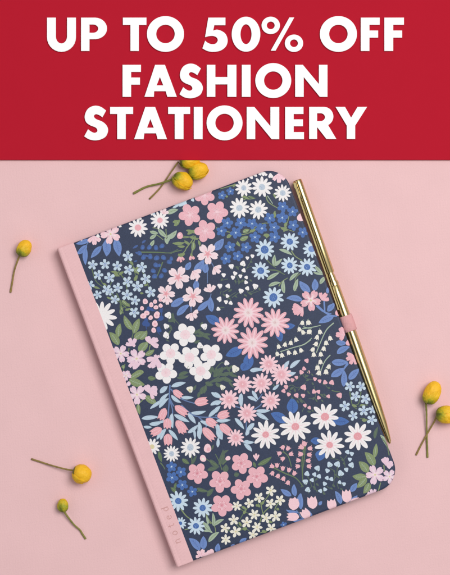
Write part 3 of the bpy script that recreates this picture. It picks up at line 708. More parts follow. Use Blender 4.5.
# ------------------------------------------------------------------ front cover mesh: board + its print in one mesh
vs, fs, mi = [], [], []
def addface(poly3, m):
    b = len(vs); vs.extend(poly3); fs.append(tuple(range(b, b + len(poly3)))); mi.append(m)
BT = 0.0024                          # board thickness
def loc3(u, v, z): return (u * KN, -v * KN, z)
# board body
loops = []
for ins, o in zip(RINGS, OUT):
    dz = (BR - math.sqrt(max(0, BR * BR - (BR - ins) ** 2))) * KN
    loops.append([loc3(u, v, T - dz) for u, v in o])
low = [loc3(u, v, T - BT) for u, v in OUT[0]]
allloops = [low] + loops
base0 = []
for lp in allloops:
    base0.append(len(vs)); vs.extend(lp)
N = len(low)
for a in range(len(allloops) - 1):
    for i in range(N):
        j = (i + 1) % N
        fs.append((base0[a] + i, base0[a + 1] + i, base0[a + 1] + j, base0[a] + j)); mi.append(0)
fs.append(tuple(base0[-1] + i for i in range(N))); mi.append(0)
fs.append(tuple(base0[0] + i for i in reversed(range(N)))); mi.append(0)
# printed layers, each a hair above whatever it overlaps
placed = []
STEP = 0.000010
HP0 = HPS[0]
maxl = 0
for name, faces in EL:
    us = [p[0] for f in faces for p in f]; vv = [p[1] for f in faces for p in f]
    bb = (min(us), min(vv), max(us), max(vv))
    if bb[2] < U0 or bb[0] > W or bb[3] < 0 or bb[1] > L: continue
    # finer box: split long elements into cells so that stems do not lift everything
    cells = set()
    for f in faces:
        fu = [p[0] for p in f]; fv = [p[1] for p in f]
        for cu in range(int(min(fu) // 2), int(max(fu) // 2) + 1):
            for cv in range(int(min(fv) // 2), int(max(fv) // 2) + 1): cells.add((cu, cv))
    placed.append((name, faces, cells))
grid = {}
for name, faces, cells in placed:
    lay = 1 + max(grid.get(c, 0) for c in cells)
    for c in cells: grid[c] = lay
    maxl = max(maxl, lay)
    z0 = T + lay * STEP
    m = INK[name]
    for f in faces:
        # clip on the spine side
        q, _ = cut(f, (1, 0, U0 - 1.0))
        if len(q) < 3: continue
        for pc in split_poly(q):
            area = sum(pc[i][0] * pc[(i + 1) % len(pc)][1] - pc[(i + 1) % len(pc)][0] * pc[i][1] for i in range(len(pc)))
            if abs(area) < 1e-4: continue
            if area > 0: pc = list(reversed(pc))
            addface([loc3(u, v, z0 - drop(u, v) * KN) for u, v in pc], m)
print('print elements', len(placed), 'layers', maxl, 'faces', len(fs))
cover = obj('front_cover', mesh('front_cover', vs, fs, mi), INKM, nb_root)

# ------------------------------------------------------------------ back cover, pages, spine
def plate(name, out, z0, z1, m, parent, bev=0.0):
    n = len(out)
    v = [loc3(u, w, z0) for u, w in out] + [loc3(u, w, z1) for u, w in out]
    f = [tuple(reversed(range(n)))[::-1], tuple(range(n, 2 * n))] + [(i, (i + 1) % n, n + (i + 1) % n, n + i) for i in range(n)]
    me = mesh(name, v, f)
    bm = bmesh.new(); bm.from_mesh(me); bmesh.ops.recalc_face_normals(bm, faces=bm.faces)
    if bev: bmesh.ops.bevel(bm, geom=[e for e in bm.edges if abs(e.verts[0].co.z - e.verts[1].co.z) < 1e-7], offset=bev, segments=3, affect='EDGES', profile=.5)
    bm.to_mesh(me); bm.free()
    return obj(name, me, m, parent)
plate('back_cover', outline(0.3), 0.0002, 0.0002 + BT, INKM[0], nb_root, 0.0004)
page_m = mat('page_paper', (240, 234, 222), .85, spec=.2)
nt = page_m.node_tree; tc = nt.nodes.new('ShaderNodeTexCoord'); wv = nt.nodes.new('ShaderNodeTexWave'); wv.bands_direction = 'Z'
wv.inputs['Scale'].default_value = 1200; wv.inputs['Distortion'].default_value = .6
bp = nt.nodes.new('ShaderNodeBump'); bp.inputs['Distance'].default_value = .0001; bp.inputs['Strength'].default_value = .6
nt.links.new(tc.outputs['Object'], wv.inputs['Vector']); nt.links.new(wv.outputs['Fac'], bp.inputs['Height']); nt.links.new(bp.outputs[0], nt.nodes['Principled BSDF'].inputs['Normal'])
plate('page_block', outline(4.5, r=22, u0=6), 0.0002 + BT, T - BT, page_m, nb_root)

cloth_m = mat('pink_cloth', (228, 184, 186), .55, spec=.35, var=.025, vscale=120, bump=.4, bscale=1800, bdist=.00006)
weave(cloth_m, 420, .00006, 0, .5)
def spine_mesh():
    # cross-section (u, z) running from the print on the front round the back edge to the back cover
    t = T + 0.00022
    r = 2.6
    sec = [(U0, T - .0006), (U0, t - .00005), (U0 - .15, t), (12, t), (7.6, t), (6.6, t - .00002), (5.6, t - .00006), (4.8, t - .00004), (4.0, t)]
    for i in range(1, 9):
        a = PI / 2 * i / 8
        sec.append((r - r * math.sin(a), t - r * KN * (1 - math.cos(a))))
    sec += [(0, .0016 + .0012), (0.4, .0008), (1.2, .0001)]
    sec += [(U0, .0001), (U0, .0012), (2.2, .0018), (2.2, T - .0022)]
    # open ribbon thick enough: close the loop on the inside
    n = len(sec)
    vv, ff = [], []
    ends = [(-.35 + .9, .9), (-.35 + .25, .25), (-.35, 0)]
    vs_ = []
    for v0, sh in [(-.35, .9), (-.1, .3), (.5, 0)] + [(L * k / 24, 0) for k in range(1, 24)] + [(L - .5, 0), (L + .1, .3), (L + .35, .9)]:
        row = []
        for u, z in sec:
            zz = z - (sh * KN * .8 if z > T - .001 else 0)
            uu = u + (sh * .6 if u < 1.5 else 0)
            row.append(loc3(uu, v0, zz))
        vs_.append(row)
    for r_ in vs_: vv.extend(r_)
    for a in range(len(vs_) - 1):
        for i in range(n):
            j = (i + 1) % n
            ff.append((a * n + i, a * n + j, (a + 1) * n + j, (a + 1) * n + i))
    ff.append(tuple(range(n))); ff.append(tuple(reversed(range((len(vs_) - 1) * n, len(vs_) * n))))
    me = mesh('spine', vv, ff)
    bm = bmesh.new(); bm.from_mesh(me); bmesh.ops.triangulate(bm, faces=[f for f in bm.faces if len(f.verts) > 4]); bmesh.ops.recalc_face_normals(bm, faces=bm.faces); bm.to_mesh(me); bm.free()
    return me
spine = obj('spine', spine_mesh(), cloth_m, nb_root)
# pressed lettering: the word reads up the spine
groove_m = mat('pressed_letter_shade', (200, 150, 147), .42, spec=.6)  # deeper pink stands in for the shade in the pressed strokes
GL = {'n': [[(0, 0), (0, 5)], [(0, 3.6), (.9, 4.8), (2.2, 5), (3.2, 4.2), (3.4, 3), (3.4, 0)]],
      'o': [[(2 + 2 * math.cos(a), 2.5 + 2.5 * math.sin(a)) for a in [2 * PI * i / 14 for i in range(15)]]],
      't': [[(1.2, 7), (1.2, 1), (1.9, .1), (3, .2)], [(-.2, 5), (2.8, 5)]],
      'e': [[(0.1, 2.8), (3.8, 2.8), (3.4, 4.4), (2, 5), (.6, 4.4), (0, 2.6), (.6, .6), (2.1, 0), (3.5, .7)]],
      'd': [[(3.8, 7.4), (3.8, 0)], [(3.8, 2.5), (3.2, 4.4), (1.9, 5), (.5, 4.2), (0, 2.5), (.5, .7), (1.9, 0), (3.2, .6), (3.8, 2.5)]]}
gv, gf = [], []
def groove(pts, hw, zt):
    for k in range(len(pts) - 1):
        a, b = Vector(pts[k]), Vector(pts[k + 1]); d = (b - a).normalized(); nn = Vector((-d.y, d.x)) * hw
        a2 = a - d * hw * .5; b2 = b + d * hw * .5
        q = [a2 + nn, a2 - nn, b2 - nn, b2 + nn]; q2 = [a2 + nn * .3, a2 - nn * .3, b2 - nn * .3, b2 + nn * .3]
        b0 = len(gv)
        zz = zt + k * 1.3e-6
        gv.extend([loc3(p.x, p.y, zz - .00003) for p in q] + [loc3(p.x, p.y, zz + .00005) for p in q2])
        gf.extend([(b0 + 4, b0 + 5, b0 + 6, b0 + 7)] + [(b0 + i, b0 + (i + 1) % 4, b0 + 4 + (i + 1) % 4, b0 + 4 + i) for i in range(4)])
n0 = uv(179.6, 540.5)
pos = 0.0
for ch in 'noted':
    for st in GL[ch]:
        # reading direction runs up the spine (-v), letter tops point to the left edge
        groove([(n0[0] - 1.5 - (y - 2.5) * .92, n0[1] + 1.5 - (pos + x * .92)) for x, y in st], .42, T + .00023)
    pos += {'n': 8.4, 'o': 8.8, 't': 8.0, 'e': 8.8, 'd': 8}[ch]
bmm = bmesh.new(); me = mesh('lettering', gv, gf); bmm.from_mesh(me); bmesh.ops.recalc_face_normals(bmm, faces=bmm.faces); bmm.to_mesh(me); bmm.free()
obj('lettering', me, groove_m, spine)

# ------------------------------------------------------------------ pen (lies in the loop at the notebook's right edge)
def lathe(prof, seg=48, ax='x'):
    vv, ff = [], []
    for x, r in prof:
        for i in range(seg):
            a = 2 * PI * i / seg
            vv.append((x, r * math.cos(a), r * math.sin(a)))
    for k in range(len(prof) - 1):
        for i in range(seg):
            j = (i + 1) % seg
            ff.append((k * seg + i, k * seg + j, (k + 1) * seg + j, (k + 1) * seg + i))
    ff.append(tuple(reversed(range(seg)))); ff.append(tuple(range((len(prof) - 1) * seg, len(prof) * seg)))
    me = mesh('lathe', vv, ff)
    bm = bmesh.new(); bm.from_mesh(me); bmesh.ops.recalc_face_normals(bm, faces=bm.faces)
    for e in bm.edges:
        if len(e.link_faces) == 2 and e.calc_face_angle(0) > math.radians(38): e.smooth = False
    for f in bm.faces: f.smooth = True
    bm.to_mesh(me); bm.free()
    return me
PZ = 0.0056
pa = P(297.0, 180, PZ); pb = P(390.0, 443.5, PZ)
gold_m = mat('gold_metal', (218, 197, 140), .2, metal=1.0, bump=.05, bscale=900, bdist=.00004)
golddk_m = mat('gold_groove', (120, 88, 42), .3, metal=1.0)
pen = empty('pen', 'slim gold metal ballpoint pen held in the pink loop at the notebook edge', 'pen', (pa.x, pa.y, 0), math.atan2(pb.y - pa.y, pb.x - pa.x))
KP = S * (H - PZ) / H
PL = (pb - pa).length / KP           # length in px
def penpart(name, prof, m, z=PZ):
    return obj(name, lathe([(x * KP, r * KP) for x, r in prof]), m, pen, (0, 0, z))
JT = 101
penpart('cap', [(0, 3.6), (.4, 4.2), (1.0, 4.5), (6, 4.6), (60, 4.7), (JT - 3, 4.8), (JT - 2.4, 4.5)], gold_m)
penpart('centre_ring', [(JT - 2.4, 3.6), (JT + .4, 3.6), (JT + .4, 4.2), (JT + 7, 4.2), (JT + 7, 5.2), (JT + 10.5, 5.2), (JT + 10.5, 4.6), (JT + 11, 4.6)], gold_m)
penpart('barrel', [(JT + 11, 4.7), (JT + 11.6, 5.1), (JT + 30, 5.3), (PL * .62, 5.8), (PL * .74, 5.75), (PL * .84, 5.0), (PL * .92, 4.1), (PL * .972, 2.7), (PL * .98, 2.4), (PL * .985, 2.1), (PL * .992, 2.0)], gold_m)
penpart('tip', [(PL * .99, 1.6), (PL * .997, 1.3), (PL, .5)], gold_m)
# clip: a folded strip along the pen's inner (left) side
def clip_mesh():
    bm = bmesh.new()
    pts = [(1.0, 3.6, 1.6), (2.0, 5.0, 2.1), (7.0, 5.5, 2.2), (9, 4.9, 2.0), (15, 5.0, 1.9), (18, 5.7, 1.3), (60, 5.7, 1.15), (118, 6.0, 1.0), (128, 6.0, 1.1), (131.5, 5.9, 1.2), (134, 6.2, 1.1), (136, 6.8, .8)]
    a0 = math.radians(42); an = math.radians(25)              # mounted 58 degrees off the top towards the notebook
    er = Vector((0, -math.sin(a0), math.cos(a0))) ; et = Vector((0, math.cos(an), math.sin(an))); en = Vector((0, -math.sin(an), math.cos(an)))
    rows = []
    for x, r, hw in pts:
        th = .55
        row = []
        for s, t in ((-1, 0), (-1, .75), (-.6, 1), (.6, 1), (1, .75), (1, 0)):
            q = er * r + en * (th * t) + et * (hw * s)
            row.append(bm.verts.new((x * KP, q.y * KP, q.z * KP)))
        rows.append(row)
    for a, b in zip(rows, rows[1:]):
        for i in range(6):
            j = (i + 1) % 6
            bm.faces.new((a[i], a[j], b[j], b[i]))
    bm.faces.new(rows[0]); bm.faces.new(list(reversed(rows[-1])))
    bmesh.ops.recalc_face_normals(bm, faces=bm.faces)
    me = bpy.data.meshes.new('clip'); bm.to_mesh(me); bm.free(); return me
# in the pen's frame +x runs to the tip; its left hand (+y) is the photo's right, so the notebook side is -y
obj('clip', clip_mesh(), gold_m, pen, (0, 0, PZ))

# ------------------------------------------------------------------ pen loop (part of the notebook)
def loop_mesh():
    ca = P(341 + 5.4, 317.5 - 1.0, PZ); cb = P(351.6, 332.2, PZ)
    inv = nb_root.matrix_basis.inverted() if False else None
    d = (pb - pa).normalized(); side_ = Vector((-d.y, d.x, 0))
    t0 = (P(347, 315.2, PZ) - pa).dot(d); t1 = (P(352.5, 330.2, PZ) - pa).dot(d)
    R = 5.95 * KP; th = .0004
    bm = bmesh.new()
    rows = []
    for xi, (t, o) in enumerate([(t0, 0), (t0 + .0003, th * .6), (t0 + (t1 - t0) * .5, th * .75), (t1 - .0003, th * .6), (t1, 0)]):
        row = []
        c = pa + d * t
        # wraps over the pen, then dives between the covers on the notebook side (-side_)
        path = [(-1.0 - 1.6, -.42), (-1.0 - .9, -.42), (-1.22, -.30)]
        ang = [math.radians(a) for a in (200, 180, 160, 140, 120, 105, 90, 75, 60, 40, 20, 0, -20, -45, -70, -90, -110, -135)]
        for a in ang:
            k = (R + .00012 + o) / R
            row.append(c + side_ * (math.cos(a) * R * k) + Vector((0, 0, math.sin(a) * R * k)))
        row.append(c + side_ * (-R * 1.9) + Vector((0, 0, -R * .62)))
        row.append(c + side_ * (-R * 2.4) + Vector((0, 0, -R * .55)))
        row.append(c + side_ * (-R * 2.4) + Vector((0, 0, R * .05)))
        row.append(c + side_ * (-R * 1.6) + Vector((0, 0, -R * .02)))
        rows.append([bm.verts.new(p) for p in row])
    n = len(rows[0])
    for a, b in zip(rows, rows[1:]):
        for i in range(n - 1): bm.faces.new((a[i], a[i + 1], b[i + 1], b[i]))
        bm.faces.new((a[-1], a[0], b[0], b[-1]))
    bmesh.ops.recalc_face_normals(bm, faces=bm.faces)
    for f in bm.faces: f.smooth = True
    me = bpy.data.meshes.new('pen_loop'); bm.to_mesh(me); bm.free(); return me
lm = loop_mesh()
from mathutils import Matrix
Mn = Matrix.Translation(nb_root.location) @ Matrix.Rotation(nb_root.rotation_euler.z, 4, 'Z')
lm.transform(Mn.inverted())
loop_m = mat('pink_elastic', (222, 165, 166), .6, spec=.3, var=.04, vscale=500, bump=.5, bscale=2200, bdist=.00008)
weave(loop_m, 700, .00010, .35, .7)
lo = obj('pen_loop', lm, loop_m, nb_root)
md = lo.modifiers.new('solid', 'SOLIDIFY'); md.thickness = .0003; md.offset = 1

# ------------------------------------------------------------------ sign with the offer
sign = empty('sale_sign', 'wide red sign with white capitals offering fashion stationery at up to half price', 'sign', (0, P(225, 80).y, 0))
red_m = mat('red_card', (178, 27, 46), .8, spec=.05, var=.008, vscale=60)
white_m = mat('white_letter', (250, 250, 250), .6, spec=.3)
SZ = 0.0016
KS = S * (H - SZ) / H
def sp(px, py): return ((px - 225) * KS, (287.5 - py) * KS - sign.location.y)
x0, y0 = sp(-140, 160); x1, y1 = sp(590, -130)
bm = bmesh.new()
bmesh.ops.create_cube(bm, size=1)
for v in bm.verts: v.co = Vector(((x0 + x1) / 2 + v.co.x * (x1 - x0), (y0 + y1) / 2 + v.co.y * (y1 - y0), .0001 + (v.co.z + .5) * (SZ - .0001)))
bmesh.ops.bevel(bm, geom=bm.edges[:], offset=.0002, segments=2, affect='EDGES')
me = bpy.data.meshes.new('board'); bm.to_mesh(me); bm.free()
obj('board', me, red_m, sign)
def sm(pts, k=6, closed=True):
    """Catmull-Rom; points given as (x,y,1) stay corners"""
    out = []; n = len(pts)
    for i in range(n):
        p0, p1, p2, p3 = pts[i - 1], pts[i], pts[(i + 1) % n], pts[(i + 2) % n]
        c1 = len(p1) > 2; c2 = len(p2) > 2
        if c1 and c2: out.append(p1[:2]); continue
        a = p1 if c1 else p0; b = p2 if c2 else p3
        for j in range(k):
            t = j / k
            out.append(tuple(.5 * (2 * p1[q] + (p2[q] - a[q]) * t + (2 * a[q] - 5 * p1[q] + 4 * p2[q] - b[q]) * t * t + (3 * p1[q] - a[q] - 3 * p2[q] + b[q]) * t ** 3) for q in (0, 1)))
    return out
def ell(cx, cy, rx, ry, n=48): return [(cx + rx * math.cos(2 * PI * i / n), cy + ry * math.sin(2 * PI * i / n)) for i in range(n)]
def letter(ox, oy, s, loops_):
    cu = bpy.data.curves.new('letter', 'CURVE'); cu.dimensions = '2D'; cu.fill_mode = 'BOTH'
    cu.extrude = .00055; cu.bevel_depth = .00006; cu.bevel_resolution = 1; cu.offset = -.00014
    for lp in loops_:
        sl = cu.splines.new('POLY'); sl.points.add(len(lp) - 1); sl.use_cyclic_u = True
        for p, q in zip(sl.points, lp):
            x, y = sp(ox + q[0] / s, oy + q[1] / s); p.co = (x, y, 0, 1)
    tmp = bpy.data.objects.new('tmp', cu)
    me = bpy.data.meshes.new_from_object(tmp)
    bpy.data.objects.remove(tmp); bpy.data.curves.remove(cu)
    me.name = 'letter'; me.materials.clear()
    obj('letter', me, white_m, sign, (0, 0, SZ + .0006))
def F_(x, y, w, h, sw, bar, mid, midw): return [(x, y), (x + w, y), (x + w, y + bar), (x + sw, y + bar), (x + sw, mid), (x + midw, mid), (x + midw, mid + bar), (x + sw, mid + bar), (x + sw, y + h), (x, y + h)]
def box(x0, y0, x1, y1): return [(x0, y0), (x1, y0), (x1, y1), (x0, y1)]
def A_(xl, xr, yt, yb, al, ar, hole, notch): return [[(al, yt), (ar, yt), (xr, yb), (xr - notch[2], yb), (notch[1], notch[3]), (notch[0], notch[3]), (xl + notch[2], yb), (xl, yb)], hole]
arc = lambda cx, cy, rx, ry, a0, a1, n=14: [(cx + rx * math.cos(math.radians(a0 + (a1 - a0) * i / n)), cy + ry * math.sin(math.radians(a0 + (a1 - a0) * i / n))) for i in range(n + 1)]
# line 1
letter(40, 10, 4.5, [[(32, 35), (73, 35)] + list(reversed(arc(97.5, 120, 24.5, 31, 0, 180))) + [(122, 35), (163, 35)] + arc(97.5, 124, 65.5, 66, 0, 180)])
letter(40, 10, 4.5, [[(185, 35), (245, 35)] + arc(248, 84, 55, 49, -88, 88) + [(224, 133), (224, 186), (185, 186)], [(224, 67), (238, 67)] + arc(240, 85, 22, 18, -88, 88) + [(224, 103)]])
letter(40, 10, 4.5, [[(373, 35), (480, 35), (480, 69), (446, 69), (446, 186), (407, 186), (407, 69), (373, 69)]])
letter(130, 10, 4.5, [ell(160, 109, 84, 81), ell(160, 109, 41, 41)])
five = sm([(352, 35, 1), (430, 35, 1), (430, 70, 1), (380, 70, 1), (375, 93, 1), (392, 89), (414, 96), (432, 111), (440, 138), (432, 165), (408, 184), (376, 190), (348, 186), (325, 174, 1), (338, 138, 1), (350, 148), (366, 154), (384, 152), (394, 139), (390, 126), (376, 119), (358, 119), (337, 124, 1)])
letter(130, 10, 4.5, [five])
letter(200, 10, 4.09, [ell(188, 100, 59, 72), ell(188, 100, 22, 40)])
letter(200, 10, 4.09, [ell(289, 64, 38, 36), ell(289, 64, 15.5, 15), ell(384, 137, 38, 36), ell(384, 137, 15.5, 15), [(365, 31), (386, 31), (309, 168), (288, 168)]])
letter(310, 10, 4.5, [ell(127, 109, 84, 81), ell(127, 109, 41, 41)])
letter(310, 10, 4.5, [F_(227, 35, 86, 151, 40, 33, 93, 79)])
letter(310, 10, 4.5, [F_(333, 35, 89, 151, 41, 33, 93, 81)])
# line 2
letter(115, 60, 4.09, [F_(31, 20, 76, 132, 36, 30, 72, 72)])
letter(115, 60, 4.09, A_(120, 254, 20, 152, 164, 205, [(184, 72), (197, 104), (171, 104)], (161, 207, 40, 129)))
S_ = sm([(352, 35, 1), (337, 64, 1), (324, 55), (310, 51), (303, 59), (312, 70), (336, 80), (353, 95), (360, 116), (351, 141), (330, 154), (306, 158), (282, 153), (263, 141, 1), (279, 111, 1), (292, 121), (306, 126), (316, 119), (310, 106), (287, 96), (271, 83), (265, 61), (272, 37), (286, 22), (308, 15), (331, 20)])
letter(115, 60, 4.09, [S_])
letter(115, 60, 4.09, [[(375, 20), (411, 20), (411, 70), (459, 70), (459, 20), (497, 20), (497, 152), (459, 152), (459, 101), (411, 101), (411, 152), (375, 152)]])
letter(225, 60, 4.09, [box(68, 20, 105, 152)])
letter(225, 60, 4.09, [ell(197, 85, 74, 72), ell(197, 85, 37, 37)])
letter(225, 60, 4.09, [[(286, 20), (318, 20), (383, 98), (383, 20), (419, 20), (419, 152), (387, 152), (322, 72), (322, 152), (286, 152)]])
# line 3
letter(80 - 15.9 * 0, 60, 4.09, [[(p[0] - 352 + 108, p[1] + 172) for p in [(352 + (q[0] - 352) * 1.02, q[1] * 1.0) for q in S_]]])
letter(115, 60, 4.09, [[(-20, 192), (75, 192), (75, 222), (45, 222), (45, 325), (9, 325), (9, 222), (-20, 222)]])
letter(115, 60, 4.09, A_(78, 214, 192, 325, 124, 165, [(145, 244), (158, 277), (132, 277)], (121, 168, 40, 301)))
letter(115, 60, 4.09, [[(217, 192), (308, 192), (308, 222), (281, 222), (281, 325), (244, 325), (244, 222), (217, 222)]])
letter(115, 60, 4.09, [box(322, 192, 359, 325)])
letter(115, 60, 4.09, [ell(448, 258, 74, 72), ell(448, 258, 37, 37)])
letter(225, 60, 4.09, [[(88, 192), (120, 192), (185, 270), (185, 192), (222, 192), (222, 325), (190, 325), (124, 244), (124, 325), (88, 325)]])
letter(225, 60, 4.09, [[(245, 192), (321, 192), (321, 222), (281, 222), (281, 243), (319, 243), (319, 272), (281, 272), (281, 295), (323, 295), (323, 325), (245, 325)]])
letter(280, 100, 4.5, [[(130, 31), (188, 31)] + arc(196, 75, 44, 44, -88, 62) + [(254, 177), (208, 177), (167, 124), (167, 177), (130, 177)], [(167, 61), (180, 61)] + arc(182, 78, 19, 17, -88, 88) + [(167, 95)]])
letter(280, 100, 4.5, [[(248, 31), (292, 31), (319, 79), (348, 31), (392, 31), (338, 116), (338, 177), (299, 177), (299, 116)]])

# ------------------------------------------------------------------ yellow buds
def bud_material():
    m = bpy.data.materials.new('bud_skin'); m.use_nodes = True
    nt = m.node_tree; n = nt.nodes; l = nt.links; b = n['Principled BSDF']
    b.inputs['Roughness'].default_value = .6; b.inputs['Subsurface Weight'].default_value = .15; b.inputs['Subsurface Radius'].default_value = (.0015, .001, .0003)
    b.inputs['Subsurface Scale'].default_value = 1.0
    at = n.new('ShaderNodeAttribute'); at.attribute_name = 'ripe'
    tc = n.new('ShaderNodeTexCoord'); nz = n.new('ShaderNodeTexNoise'); nz.inputs['Scale'].default_value = 420; nz.inputs['Detail'].default_value = 7; nz.inputs['Roughness'].default_value = .7
    l.new(tc.outputs['Object'], nz.inputs['Vector'])
    ma = n.new('ShaderNodeMath'); ma.operation = 'MULTIPLY_ADD'; ma.inputs[1].default_value = .62; l.new(nz.outputs['Fac'], ma.inputs[0])
    l.new(at.outputs['Fac'], ma.inputs[2])
    cr = n.new('ShaderNodeValToRGB'); e = cr.color_ramp.elements
    e[0].position = .30; e[0].color = (*lin((92, 104, 20)), 1); e[1].position = 1.05 if False else 1.0; e[1].color = (*lin((240, 186, 24)), 1)
    x = e.new(.5); x.color = (*lin((158, 160, 28)), 1); x = e.new(.68); x.color = (*lin((218, 182, 22)), 1)
    l.new(ma.outputs[0], cr.inputs[0])
    n2 = n.new('ShaderNodeTexNoise'); n2.inputs['Scale'].default_value = 1100; n2.inputs['Detail'].default_value = 6; l.new(tc.outputs['Object'], n2.inputs['Vector'])
    m2 = n.new('ShaderNodeMapRange'); m2.inputs[1].default_value = .52; m2.inputs[2].default_value = .72; m2.inputs[4].default_value = .22; l.new(n2.outputs['Fac'], m2.inputs[0])
    mx = n.new('ShaderNodeMix'); mx.data_type = 'RGBA'; l.new(m2.outputs[0], mx.inputs[0]); l.new(cr.outputs[0], mx.inputs[6]); mx.inputs[7].default_value = (*lin((158, 112, 22)), 1)
    l.new(mx.outputs[2], b.inputs['Base Color'])
    vo = n.new('ShaderNodeTexVoronoi'); vo.inputs['Scale'].default_value = 900; l.new(tc.outputs['Object'], vo.inputs['Vector'])
    bp = n.new('ShaderNodeBump'); bp.inputs['Strength'].default_value = .5; bp.inputs['Distance'].default_value = .00022
    l.new(vo.outputs['Distance'], bp.inputs['Height']); l.new(bp.outputs[0], b.inputs['Normal'])
    return m
bud_m = bud_material()
stem_m = mat('stem_skin', (124, 104, 52), .6, var=.2, vscale=300, rgb2=(150, 128, 66), bump=.5, bscale=900, bdist=.0002)
stemg_m = mat('stem_green', (112, 116, 48), .6, var=.2, vscale=300, rgb2=(140, 132, 62), bump=.5, bscale=900, bdist=.0002)
cut_m = mat('stem_cut_end', (84, 62, 38), .8)
calyx_m = mat('calyx_skin', (92, 92, 34), .6, var=.2, vscale=500, rgb2=(120, 118, 40))

def shell(ra, rb, t0, t1, az0, az1, seed, k=1.0, clipy=None, ripe0=0, ripe1=1, nu=40, nv=96, thick=0, world=None):
    """piece of a bud skin: axis +x from base to tip, long radius ra, side radius rb, lying at z=rb"""
    vv, ff, rp = [], [], []
    full = az1 - az0 > 6.28
    nn = nv if full else nv + 1
    for i in range(nu + 1):
        t = t0 + (t1 - t0) * i / nu
        for j in range(nn):
            s = j / nv; az = az0 + (az1 - az0) * s
            th = PI * t
            taper = 1
            x = -math.cos(th); r = math.sin(th) ** .9
            # petal edge rounds off: shells end in an arc
            if not full:
                lim = t0 + (t1 - t0) * (1 - abs(2 * s - 1) ** 2.4 * .55)
                tt = t0 + (lim - t0) * i / nu; x = -math.cos(PI * tt); r = math.sin(PI * tt) ** .9
            r *= 1 + .06 * x * -1
            nzv = noise.noise(Vector((x * 1.6 + seed, math.cos(az) * r * 1.6, math.sin(az) * r * 1.6)))
            fine = noise.noise(Vector((x * 3.2 - seed, math.cos(az) * r * 5.5, math.sin(az) * r * 5.5)))
            crease = -abs(math.sin(az * 3.5 + seed + 1.2 * nzv)) ** .5 * .05 + .03
            rid = 1 + crease * (1 - x * x) + .08 * nzv + .035 * fine
            kk = k * rid
            y = rb * r * math.cos(az) * kk; z = rb * r * math.sin(az) * kk
            vv.append((ra * x * k, y, z))
            gval = ripe0 + (ripe1 - ripe0) * (x * .5 + .5) - .10 * math.cos(az * 3 + seed) * (1 - x) * .5
            rp.append(gval)
    for i in range(nu):
        for j in range(nv if full else nv):
            j2 = (j + 1) % nn if full else j + 1
            ff.append((i * nn + j, i * nn + j2, (i + 1) * nn + j2, (i + 1) * nn + j))
    me = mesh('bud', vv, ff)
    a = me.attributes.new('ripe', 'FLOAT', 'POINT'); a.data.foreach_set('value', rp)
    return me

def tube(pts, radii, seg=12):
    """pts: world-frame vectors"""
    P4, R4 = [], []
    ext = [pts[0]] + pts + [pts[-1]]; er = [radii[0]] + radii + [radii[-1]]
    for i in range(1, len(ext) - 2):
        for k in range(8):
            t = k / 8
            P4.append(.5 * (2 * ext[i] + (ext[i + 1] - ext[i - 1]) * t + (2 * ext[i - 1] - 5 * ext[i] + 4 * ext[i + 1] - ext[i + 2]) * t * t + (3 * ext[i] - ext[i - 1] - 3 * ext[i + 1] + ext[i + 2]) * t ** 3))
            R4.append((er[i] * (1 - t) + er[i + 1] * t) * (1 + .07 * math.sin(i * 9 + k * 1.7)))
    P4.append(pts[-1]); R4.append(radii[-1])
    vv, ff = [], []
    for i, p in enumerate(P4):
        d = (P4[min(i + 1, len(P4) - 1)] - P4[max(i - 1, 0)]).normalized()
        s = d.cross(Vector((0, 0, 1))).normalized(); u = s.cross(d)
        for j in range(seg):
            a = 2 * PI * j / seg
            vv.append(p + (s * math.cos(a) + u * math.sin(a)) * R4[i])
    for i in range(len(P4) - 1):
        for j in range(seg):
            k = (j + 1) % seg
            ff.append((i * seg + j, i * seg + k, (i + 1) * seg + k, (i + 1) * seg + j))
    mi_ = [0] * len(ff) + [1, 1]
    ff.append(tuple(reversed(range(seg)))); ff.append(tuple(range((len(P4) - 1) * seg, len(P4) * seg)))
    return mesh('stem', vv, ff, mi_)

